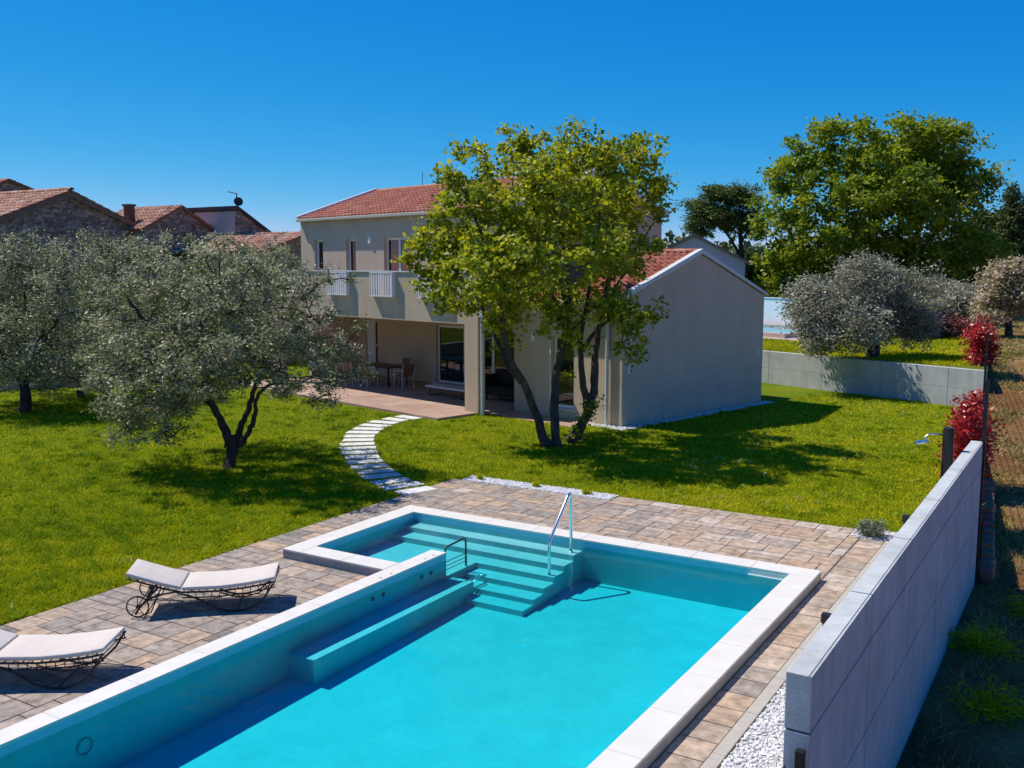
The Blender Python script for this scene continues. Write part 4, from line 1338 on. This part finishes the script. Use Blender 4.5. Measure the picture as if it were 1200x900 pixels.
limbs = [
    ([q_(641, 524, -.2), q_(628, 485, -.3), q_(614, 450, -.4), q_(600, 425, -.6), q_(590, 385, -.8), q_(583, 330, -1.1), q_(565, 275, -1.3), q_(545, 225, -1.4)], .135, .03),
    ([q_(612, 447, -.4), q_(596, 430, -.2), q_(585, 405, .0), q_(568, 365, .3), q_(545, 330, .6), q_(515, 300, .9)], .09, .025),
    ([q_(652, 525, 0), q_(650, 480, 0), q_(652, 440, .1), q_(660, 400, .1), q_(668, 355, .1), q_(662, 300, .2), q_(650, 240, .4), q_(640, 185, .4)], .135, .03),
    ([q_(662, 385, .1), q_(640, 330, .7), q_(610, 270, 1.2), q_(600, 210, 1.4)], .08, .02),
    ([q_(668, 518, .4), q_(685, 492, .5), q_(695, 460, .6), q_(697, 420, .7), q_(703, 380, .8), q_(715, 320, .9), q_(728, 260, 1.0), q_(745, 205, 1.0)], .16, .03),
    ([q_(690, 480, .5), q_(683, 445, .3), q_(680, 400, .1), q_(688, 350, -.2), q_(698, 290, -.5), q_(705, 220, -.8)], .11, .025),
    ([q_(682, 410, .1), q_(702, 385, -.3), q_(725, 365, -.8), q_(748, 355, -1.2)], .07, .02),
    ([q_(660, 400, .1), q_(690, 365, .5), q_(715, 345, 1.0), q_(745, 300, 1.6), q_(770, 250, 1.8)], .07, .02),
    ([q_(665, 355, .1), q_(655, 320, -.8), q_(645, 270, -1.6), q_(660, 215, -2.0)], .07, .02),
]


def lob(u, v, ru, rv, dd, rd=None):
    s = D0 / F_PX
    return (q_(u, v, dd), (ru * s, (rd or ru) * s, rv * s))


lobes = [lob(545, 215, 45, 45, -.8), lob(590, 180, 42, 34, .5), lob(520, 275, 44, 36, .4), lob(555, 330, 48, 28, -.8), lob(508, 335, 30, 24, .4), lob(535, 360, 30, 18, -.4), lob(590, 365, 34, 22, -1.0), lob(650, 395, 24, 16, -.6), lob(500, 300, 28, 26, -.2), lob(640, 190, 44, 38, .4), lob(690, 178, 46, 34, -.5),
         lob(748, 190, 40, 32, .8), lob(760, 235, 36, 32, .6), lob(625, 260, 60, 48, -1.0), lob(690, 260, 56, 48, .8), lob(735, 290, 42, 34, -.2), lob(610, 340, 50, 26, .4), lob(735, 365, 34, 26, -.9), lob(742, 405, 22, 20, -1.0),
         lob(700, 340, 44, 26, .9), lob(665, 360, 40, 22, -.6), lob(565, 385, 20, 12, -.7), lob(600, 400, 22, 12, .2), lob(715, 205, 40, 40, -1.6), lob(570, 250, 40, 40, -1.9), lob(650, 230, 60, 50, 1.9), lob(690, 400, 16, 14, -.3), lob(660, 440, 12, 8, .2),
         lob(600, 300, 56, 44, -2.6), lob(690, 300, 50, 40, -2.7), lob(640, 220, 54, 42, -2.3), lob(560, 290, 44, 36, 2.2), lob(700, 250, 54, 46, 2.6), lob(620, 320, 50, 32, 2.6)]
tree('oak_tree', 'multi-stemmed oak with fresh yellow-green leaves standing on the lawn before the villa', oak_base, limbs, lobes, 790, 46, .145, .14, .095, M['oakleaf'], M['bark'], shell=.45, up=.5, start_r=.05)

# ivy on the right stem: part of nothing else, its own small climbing plant
iv = thing('ivy', 'green ivy climbing the right-hand stem of the oak', 'ivy', tuple(ground_at(672, 517, GZ)))
b0 = np.array(iv.location)
cl = np.array([q_(668 + k * 1.1 + rng.normal(0, 5), 516 - k * 1.7, .35 + rng.normal(0, .05)) for k in range(30)]) - b0
v, rv = cluster_leaves(cl, 16, .09, .07, .06, .2); raw_mesh('foliage', v, 4, rv, M['oakleaf'], iv)
m_ = MB(); m_.tube([(0, 0, 0), cl[10], cl[20], cl[29]], .012, 5); m_.build('stem', M['bark'], iv)

# foreground olive
D1 = 22.6
ob_ = ground_at(268, 549, GZ)


def o_(u, v, dd=0): return at(u, v, D1 + dd)


def lob1(u, v, ru, rv, dd, rd=None):
    s = D1 / F_PX
    return (o_(u, v, dd), (ru * s, (rd or ru) * s, rv * s))


limbs = [
    ([ob_ + np.array([0, 0, -.1]), o_(272, 525), o_(272, 510)], .15, .13),
    ([o_(270, 522), o_(262, 500, -.1), o_(248, 475, -.3), o_(232, 452, -.6), o_(205, 420, -.9), o_(175, 385, -1.2), o_(150, 350, -1.2)], .12, .03),
    ([o_(276, 520), o_(282, 500, .1), o_(292, 478, .2), o_(300, 450, .4), o_(310, 420, .6), o_(318, 370, .8), o_(310, 320, .8)], .095, .025),
    ([o_(280, 522), o_(292, 505, -.1), o_(299, 485, -.2), o_(303, 462, -.3), o_(320, 450, -.5), o_(345, 449, -.9), o_(375, 440, -1.2)], .075, .02),
    ([o_(245, 470, -.3), o_(240, 430, .3), o_(235, 380, .6), o_(230, 320, .8)], .08, .02),
    ([o_(205, 420, -.9), o_(190, 415, -1.6), o_(160, 430, -2.0), o_(130, 440, -2.2)], .06, .02),
    ([o_(300, 450, .4), o_(330, 400, .1), o_(365, 370, -.2)], .06, .02),
]
lobes = [lob1(150, 360, 55, 48, -.6), lob1(190, 310, 52, 42, .2), lob1(240, 300, 46, 28, .6), lob1(300, 312, 44, 32, .3), lob1(350, 340, 48, 40, -.2), lob1(380, 390, 40, 38, -.3), lob1(330, 400, 50, 40, -1.0), lob1(260, 360, 70, 56, -1.4), lob1(200, 400, 60, 46, -1.2),
         lob1(140, 420, 52, 42, -.8), lob1(170, 470, 42, 36, -1.2), lob1(210, 470, 34, 26, -1.4), lob1(395, 430, 34, 24, -.4), lob1(375, 470, 22, 18, -1.2), lob1(300, 305, 28, 22, 1.6), lob1(330, 320, 24, 20, 1.2), lob1(270, 400, 60, 40, 1.2), lob1(128, 400, 32, 36, .8), lob1(160, 505, 22, 14, -1.2), lob1(230, 430, 60, 40, -2.2), lob1(180, 440, 60, 44, -2.4), lob1(270, 330, 60, 44, -2.0), lob1(140, 465, 34, 34, -.4), lob1(155, 508, 28, 20, -.6), lob1(200, 505, 26, 18, -1.0), lob1(230, 455, 40, 20, .8), lob1(330, 455, 30, 12, 1.0), lob1(240, 380, 64, 46, 2.6), lob1(310, 370, 50, 40, 2.3), lob1(180, 360, 56, 44, 2.2), lob1(340, 420, 44, 30, -2.4), lob1(290, 400, 50, 34, -2.9), lob1(318, 285, 14, 12, .2)]
tree('olive_tree', 'forked olive tree with dense grey-green foliage in the middle of the left lawn', ob_, limbs, lobes, 800, 88, .125, .10, .034, M['oliveleaf'], M['olive_bark'], shell=.45, up=.35, start_r=.03, group='olive trees of the garden')


def simple_olive(name, label, base, depth, crown, trunk_px, ncl, per, m, ln=.10, wd=.04, sig=.2, group=None, r0=.22, drop=0):
    def P(u, v, dd=0): return at(u, v, depth + dd)
    s = depth / F_PX
    lobes = [(P(u, v, dd), (ru * s, ru * s, rv * s)) for u, v, ru, rv, dd in crown]
    b = np.array(base)
    top = P(*trunk_px)
    limbs = [([b + np.array([0, 0, -.2]), (b + top) / 2 + rng.normal(0, .06, 3), top], r0, r0 * .6)]
    for (u, v, ru, rv, dd) in crown[:6]:
        limbs.append(([top, (top + P(u, v, dd)) / 2 + np.array([0, 0, .15]), P(u, v, dd)], r0 * .45, .03))
    return tree(name, label, b, limbs, lobes, ncl, per, sig, ln, wd, m, M['olive_bark'], shell=.55, up=.35, start_r=.035, group=group)


bL = ground_at(28, 483, GZ)
dL = float((bL - CAM) @ FW)
simple_olive('olive_tree', 'olive tree with a stout dark trunk at the left picture edge', bL, dL, [(20, 400, 55, 45, -1), (70, 370, 50, 46, -.4), (-30, 380, 60, 50, 0), (30, 330, 60, 44, .6), (80, 315, 44, 36, 0), (-20, 330, 55, 44, .5), (90, 420, 36, 30, -1), (40, 430, 36, 22, -1.4), (60, 290, 34, 22, .4), (10, 295, 34, 20, .4), (-10, 430, 50, 30, 1.5), (70, 440, 40, 22, 1.0), (20, 375, 70, 60, 2.2), (-40, 440, 40, 30, -1)], (28, 452), 620, 80, M['oliveleaf'], group='olive trees of the garden')
bL2 = ground_at(95, 466, GZ); dL2 = float((bL2 - CAM) @ FW)
simple_olive('olive_tree', 'olive tree with a thin trunk between the two larger olives on the left', bL2, dL2, [(110, 330, 44, 36, 0), (150, 310, 40, 32, 0), (100, 380, 44, 40, 0), (150, 370, 40, 40, .5), (70, 400, 34, 30, .3), (120, 290, 24, 16, 0), (110, 430, 40, 22, 0), (60, 430, 34, 22, 1)], (100, 440), 420, 60, M['oliveleaf'], group='olive trees of the garden', r0=.15)
bN = ground_at(1022, 419, 1.1); dN = float((bN - CAM) @ FW)
simple_olive('olive_tree', 'silvery olive tree on the higher ground behind the back wall', bN, dN, [(1020, 340, 44, 36, 0), (970, 355, 42, 28, -.4), (1070, 350, 34, 36, .3), (945, 370, 28, 26, -.6), (1000, 385, 40, 26, -1.2), (940, 345, 22, 18, 0), (1075, 385, 24, 22, .5), (1015, 315, 24, 14, 0), (960, 400, 24, 14, -1.2), (1040, 375, 40, 26, .8)], (1024, 385), 560, 75, M['silverolive'], ln=.13, wd=.05, sig=.22, r0=.26)

# great oak behind
D5 = 66.
bO = at(1062, 0, D5); bO[2] = 1.0


def P5(u, v, dd=0): return at(u, v, D5 + dd)


s5 = D5 / F_PX
lobes = [(P5(u, v, dd), (ru * s5, ru * s5, rv * s5)) for u, v, ru, rv, dd in
         [(930, 200, 40, 40, 0), (985, 175, 48, 36, .5), (1050, 165, 46, 26, 0), (1105, 175, 40, 34, 0), (1135, 215, 30, 34, 0), (915, 260, 34, 42, 0), (960, 260, 56, 48, -2), (1030, 230, 60, 50, -2.5), (1090, 240, 52, 44, -1), (1010, 290, 60, 36, 1), (920, 310, 32, 34, -1), (1060, 300, 50, 34, 1), (1125, 290, 38, 36, 1), (960, 320, 46, 26, 0), (900, 330, 14, 20, -1.5), (985, 150, 30, 14, 0), (930, 340, 30, 24, 0), (1090, 155, 30, 14, 0), (1155, 300, 30, 26, 2), (1060, 200, 90, 60, 4)]]
top = P5(1060, 325)
limbs = [([bO, (bO + top) / 2, top], .6, .45)]
for (u, v, dd) in [(930, 220, 0), (985, 190, -1), (1045, 180, 0), (1100, 195, 1), (1125, 240, 0), (960, 290, -1.5), (1020, 250, 2), (1090, 290, 2)]:
    limbs.append(([top, (top * .6 + P5(u, v, dd) * .4) + np.array([0, 0, .3]), P5(u, v, dd)], .26, .04))
tree('oak_tree', 'huge round-crowned oak towering behind the silvery olive', bO, limbs, lobes, 850, 66, .37, .30, .20, M['bigoakleaf'], M['bark'], shell=.4, up=.5, start_r=.09, step=.8)

# umbrella pine
D6 = 72.
bP = at(868, 0, D6); bP[2] = 1.0
P6 = lambda u, v, dd=0: at(u, v, D6 + dd)
s6 = D6 / F_PX
lobes = [(P6(u, v, dd), (ru * s6, ru * s6, rv * s6)) for u, v, ru, rv, dd in [(845, 225, 24, 12, 0), (822, 245, 22, 14, 0), (865, 232, 26, 14, 0), (840, 255, 28, 16, 0), (872, 260, 22, 18, 0), (818, 268, 14, 10, 0), (884, 270, 14, 12, 0)]]
limbs = [([bP, P6(868, 330), P6(868, 280), P6(862, 245)], .34, .10), ([P6(868, 300), P6(850, 272), P6(828, 255)], .12, .04), ([P6(868, 285), P6(880, 262), P6(884, 245)], .1, .04)]
tree('umbrella_pine', 'dark umbrella pine with a bare trunk left of the huge oak', bP, limbs, lobes, 230, 70, .34, .34, .10, M['pineleaf'], M['bark'], shell=.6, up=.9, start_r=.06, flat=.5, step=1.)

# dark conifer and mixed dark trees at right
D7 = 78.
P7 = lambda u, v, dd=0: at(u, v, D7 + dd)
s7 = D7 / F_PX
bC = P7(1187, 0); bC[2] = .4
lobes = [(P7(1187, v), (r * s7, r * s7, 9 * s7)) for v, r in [(222, 4), (234, 9), (247, 13), (260, 16), (275, 20), (290, 23), (305, 26), (320, 28)]]
tree('spruce_tree', 'dark pointed spruce at the right picture edge behind the oak', bC, [([bC, P7(1187, 300), P7(1187, 212)], .28, .03)], lobes, 240, 60, .35, .34, .12, M['darkleaf'], M['bark'], shell=.7, up=.3, start_r=.05, step=1.)
bC = P7(1140, 0, 3); bC[2] = .4
lobes = [(P7(u, v, 3), (ru * s7, ru * s7, rv * s7)) for u, v, ru, rv in [(1140, 290, 30, 40), (1165, 310, 30, 36), (1110, 320, 30, 26), (1200, 300, 26, 44), (1225, 290, 30, 50), (1160, 270, 24, 26), (1200, 262, 22, 30)]]
tree('evergreen_tree', 'dense dark evergreen filling the gap below the spruce', bC, [([bC, P7(1145, 330, 3), P7(1150, 280, 3)], .3, .08)], lobes, 300, 55, .5, .42, .26, M['darkleaf'], M['bark'], shell=.6, start_r=.07, step=1.)

# far hazel / evergreen belt behind pool wall, left of the oak trunk
bE = P7(905, 0, -6); bE[2] = 1.0
lobes = [(P7(u, v, -6), (ru * s7, ru * s7, rv * s7)) for u, v, ru, rv in [(885, 325, 20, 22), (905, 328, 22, 16), (870, 335, 14, 14), (940, 330, 30, 16), (985, 335, 30, 20)]]
tree('evergreen_tree', 'dark bushy evergreen beyond the white wall, under the oak branches', bE, [([bE, P7(895, 350, -6), P7(893, 325, -6)], .2, .06)], lobes, 240, 55, .45, .36, .22, M['darkleaf'], M['bark'], shell=.6, start_r=.06, step=1.)

# blossoming tree at the right edge
bB = ground_at(1182, 397, float(field_z(12, 45) - .05)); dB = float((bB - CAM) @ FW)
PB = lambda u, v, dd=0: at(u, v, dB + dd)
sB = dB / F_PX
lobes = [(PB(u, v, dd), (ru * sB, ru * sB, rv * sB)) for u, v, ru, rv, dd in [(1180, 335, 30, 24, 0), (1165, 355, 22, 18, 0), (1205, 345, 28, 24, 0), (1190, 318, 16, 12, 0), (1215, 325, 22, 18, 0), (1160, 372, 14, 8, -.5)]]
limbs = [([bB, PB(1182, 380), PB(1180, 365)], .2, .13)] + [([PB(1180, 368), PB((1180 + u) / 2, (368 + v) / 2 - 4), PB(u, v)], .09, .03) for u, v in [(1165, 350), (1185, 335), (1205, 345), (1215, 330)]]
tree('blossom_tree', 'spreading tree with cream blossom on the field at the right edge', bB, limbs, lobes, 340, 60, .24, .17, .11, M['blossom'], M['bark'], shell=.6, start_r=.05, step=.7)

# young olives in the field beyond
labs = ['young grey olive left in the row beyond the pink hedge', 'young grey olive in the middle of the row beyond the pink hedge', 'young grey olive right in the row, touching the blossom tree']
for (u, vb, vt, lab) in [(1116, 381, 335, labs[0]), (1124, 384, 345, labs[1]), (1142, 383, 338, labs[2])]:
    b = ground_at(u, vb, 1.05); dd = float((b - CAM) @ FW); s = dd / F_PX
    P = lambda uu, vv: at(uu, vv, dd)
    lobes = [(P(u, vt + 12), (16 * s, 16 * s, 12 * s)), (P(u - 9, vt + 18), (11 * s, 11 * s, 9 * s)), (P(u + 9, vt + 16), (11 * s, 11 * s, 9 * s))]
    tree('olive_tree', lab, b, [([b, P(u, (vb + vt) / 2 + 12), P(u, vt + 14)], .2, .08)], lobes, 110, 50, .34, .24, .11, M['silverolive'], M['olive_bark'], group='young olives in the far field', start_r=.05, step=.9)

# far belt of woodland that closes the horizon
n = 900
xs_ = rng.uniform(-260, 200, n); ys_ = rng.uniform(150, 240, n)
cl = np.stack([xs_, ys_, rng.uniform(1, 9, n)], 1)
v, rv = cluster_leaves(cl, 26, 1.6, 1.6, 1.2, .5)
fw_ = raw_mesh('woodland', v, 4, rv, M['darkleaf']); tag(fw_, 'distant belt of dark woodland along the horizon', 'woodland', kind='stuff')

# shrubs ---------------------------------------------------------------
shrub('photinia_shrub', 'tall bright red photinia standing right behind the end of the tall wall', (8.72, 7.6, GZ), (.52, 1.5, 1.95), 150, 42, .14, .11, .05, M['redleaf'], stems=8)
p = ground_at(1128, 482, GZ)
shrub('photinia_shrub', 'narrow red photinia between the tall wall and the low back wall', (8.42, 10.6, GZ), (.5, 1.4, 1.7), 110, 42, .14, .11, .05, M['redleaf'], stems=8)
p = at(1156, 420, 36); shrub('photinia_shrub', 'dark red photinia with pink tips on the raised ground by the fence post', (7.35, 22.6, 1.08), (.7, 1.3, 1.55), 110, 42, .16, .13, .06, M['redleaf'], stems=8)
p = ground_at(1078, 396, 1.1); shrub('plum_shrub', 'dark plum-leaved shrub beside the silvery olive', (p[0], p[1], 1.08), (2.6, 1.8, 1.5), 150, 40, .2, .16, .09, M['plumleaf'])
labs = ['pink-red hedge shrub nearest the plum-leaved shrub', 'pink-red hedge shrub in the middle of the far hedge', 'pink-red hedge shrub nearest the fence at the far hedge']
for k, u in enumerate((1092, 1112, 1133)):
    p = ground_at(u, 395, 1.1); shrub('hedge_shrub', lab if False else labs[k], (p[0], p[1], 1.08), (1.25, .9, .95), 80, 36, .14, .13, .07, M['pinkleaf'], group='pink hedge shrubs beyond the back wall')
p = ground_at(1021, 629, GZ); shrub('herb_tuft', 'grey-green lavender-like tuft in the pebbles at the paving corner', (p[0], p[1], GZ), (.52, .42, .34), 60, 34, .05, .06, .018, M['herb'])
for (u, v, lab) in [(554 + 8, 562, 'small green tuft in the pebbles nearest the stepping path'), (629, 571, 'small green tuft in the pebbles behind the pool steps'), (688, 580, 'small green tuft in the pebbles behind the handrail')]:
    p = ground_at(u, v, GZ); shrub('herb_tuft', lab, (p[0], p[1], GZ), (.20, .18, .15), 18, 22, .03, .045, .015, M['grass'], group='green tufts in the pebble strip')
# weeds under the wall on the field side
for k, (x, y, lab) in enumerate([(9.75, 1.6, 'leafy weeds at the foot of the tall wall near its far end'), (10.1, -.7, 'leafy weeds in the wall shadow midway along the field'), (10.5, -2.9, 'leafy weeds in the wall shadow nearest the camera'), (10.4, 3.6, 'leafy weeds at the edge of the wall shadow in the field')]):
    shrub('weed_clump', lab, (x, y, float(field_z(x, y)) - .02), (1.3, .8, .34), 60, 12, .10, .17, .018, M['grass'], cat='weeds', group='weeds in the field beside the wall')

# ==================================================================================== GRASS
def grass(name, n, region, zfun, hmin, hmax, wd, m, label, tonef=None, zmax=None):
    """blades scattered on the ground seen by the camera, denser close to it"""
    x, y = region(n)
    d = np.hypot(x - CAM[0], y - CAM[1])
    z = zfun(x, y)
    N = len(x)
    h = rng.uniform(hmin, hmax, N); a = rng.uniform(0, 6.28, N); wv = wd * (d / 16) * rng.uniform(.7, 1.3, N)
    lean = rng.normal(0, .9, (N, 2)) * h[:, None]
    v = np.empty((N, 3, 3))
    v[:, 0] = np.stack([x - np.cos(a) * wv, y - np.sin(a) * wv, z - .01], 1)
    v[:, 1] = np.stack([x + np.cos(a) * wv, y + np.sin(a) * wv, z - .01], 1)
    v[:, 2] = np.stack([x + lean[:, 0], y + lean[:, 1], z + h], 1)
    t_ = .45 + .17 * np.sin(x * .9 + 1.3 * np.sin(y * .7)) * np.cos(y * .8 + .5) + .13 * np.sin(x * 2.7 + 2 * np.sin(y * 1.9)) * np.sin(y * 2.3 + np.sin(x)) + .10 * np.sin(x * 5.1 + y * 2.) * np.sin(y * 6.3 - x * 1.7) + .14 * np.clip((x - 1) / 6, -1, 1)
    h = h * (1 + .35 * np.sin(x * 3.7 + 2 * np.sin(y * 2.9)) * np.sin(y * 4.1 + x))
    rv = np.clip(t_ + rng.normal(0, .17, N), 0, 1)
    o = raw_mesh(name, v.reshape(-1, 3), 3, rv, m)
    tag(o, label, 'grass', kind='stuff')
    return o


hs_, hc_ = math.sin(-HY), math.cos(-HY)


def lawn_region(n):
    # sample in camera angle and distance so that density follows the picture
    th = np.where(rng.random(n) < .72, rng.uniform(-.52, .52, n), rng.uniform(-.95, .7, n)); dep = 1 / rng.uniform(1 / 46., 1 / 9., n)
    x = CAM[0] + dep * (FW[0] / math.cos(_p) + RT[0] * np.tan(th)); y = CAM[1] + dep * (FW[1] / math.cos(_p) + RT[1] * np.tan(th))
    keep = (x < np.minimum(8.95, fx(y) - .15))
    keep &= ~((x > -.98) & (x < 8.25) & (y < 2.84))
    keep &= ~((x > 2.8) & (x < 7.47) & (y < 3.23)); keep &= ~((x > -.7) & (x < 2.85) & (y < 3.22)); keep &= ~((x > 7.44) & (y < 3.28)); keep &= ~((x > 8.2) & (y < 3.2))
    dx, dy = x - HA[0], y - HA[1]
    s = dx * dv[0] + dy * dv[1]; o_ = dx * nv[0] + dy * nv[1]
    keep &= ~((s > SL - .25) & (s < -4.57) & (o_ > -3.08)); keep &= ~((s > -4.6) & (s < .42) & (o_ > -.5)); keep &= ~((s > -4.6) & (s < -.9) & (o_ > -1.12))
    t = (x - RW0[0]) * nrmw[0] + (y - RW0[1]) * nrmw[1]
    keep &= (t < -.12)
    for px_, py_, an, l2, w2 in stone_rects:
        dx, dy = x - px_, y - py_
        keep &= ~((np.abs(dx * math.cos(an) + dy * math.sin(an)) < l2) & (np.abs(dy * math.cos(an) - dx * math.sin(an)) < w2))
    keep &= y > -13
    return x[keep], y[keep]


grass('grass', 820000, lawn_region, lambda x, y: np.full(len(x), GZ), .025, .06, .011, M['grass'], 'short green grass covering the villa lawn')


def upper_region(n):
    th = rng.uniform(-.1, .62, n); dep = 1 / rng.uniform(1 / 75., 1 / 33., n)
    x = CAM[0] + dep * (FW[0] / math.cos(_p) + RT[0] * np.tan(th)); y = CAM[1] + dep * (FW[1] / math.cos(_p) + RT[1] * np.tan(th))
    t = (x - RW0[0]) * nrmw[0] + (y - RW0[1]) * nrmw[1]
    dx, dy = x + 3.2, y - 34.2; c, s = math.cos(R(22)), math.sin(R(22)); lx, ly = dx * c - dy * s, dx * s + dy * c
    keep = (t > .2) & (x < fx(y)) & ~((lx > -7.1) & (lx < 4.1) & (ly > -3.5) & (ly < 6.1))
    return x[keep], y[keep]


grass('grass', 120000, upper_region, lambda x, y: np.full(len(x), 1.1), .05, .11, .012, M['grass'], 'rough grass on the raised ground behind the back wall')


def field_region(n):
    y = rng.uniform(-8, 60, n); x = fx(y) + .15 + rng.exponential(3.2, n)
    k = (np.sin(x * 2.1 + 1.2 * np.sin(y * .9)) * np.sin(y * 1.1 + .6 * x) + rng.normal(0, .45, n)) > .15
    return x[k], y[k]


M['drygrass'] = leaf_mat('dry_grass', [(0, (.09, .12, .015)), (.35, (.22, .21, .04)), (.7, (.44, .34, .11)), (1, (.56, .44, .20))], .25, .7, spec=.15)
grass('grass', 110000, field_region, lambda x, y: field_z(x, y), .04, .14, .012, M['drygrass'], 'patchy dry grass on the reddish field outside the wall')


def clump_region(n):
    x, y = lawn_region(max(900, n // 16))
    k = rng.integers(0, len(x), n)
    r = rng.normal(0, .07, (n, 2))
    X, Y = x[k] + r[:, 0], y[k] + r[:, 1]
    keep = ~((X > -1.0) & (X < 8.26) & (Y < 3.3))
    for px_, py_, an, l2, w2 in stone_rects: keep &= np.hypot(X - px_, Y - py_) > .5
    return X[keep], Y[keep]


M['clover'] = leaf_mat('lawn_tufts', [(0, (.12, .21, .008)), (.5, (.27, .36, .010)), (.9, (.48, .49, .02)), (1, (.80, .76, .45))], .35, .7, spec=.05)
grass('grass', 60000, clump_region, lambda x, y: np.full(len(x), GZ), .05, .10, .013, M['clover'], 'longer tufts and clover growing in the lawn')
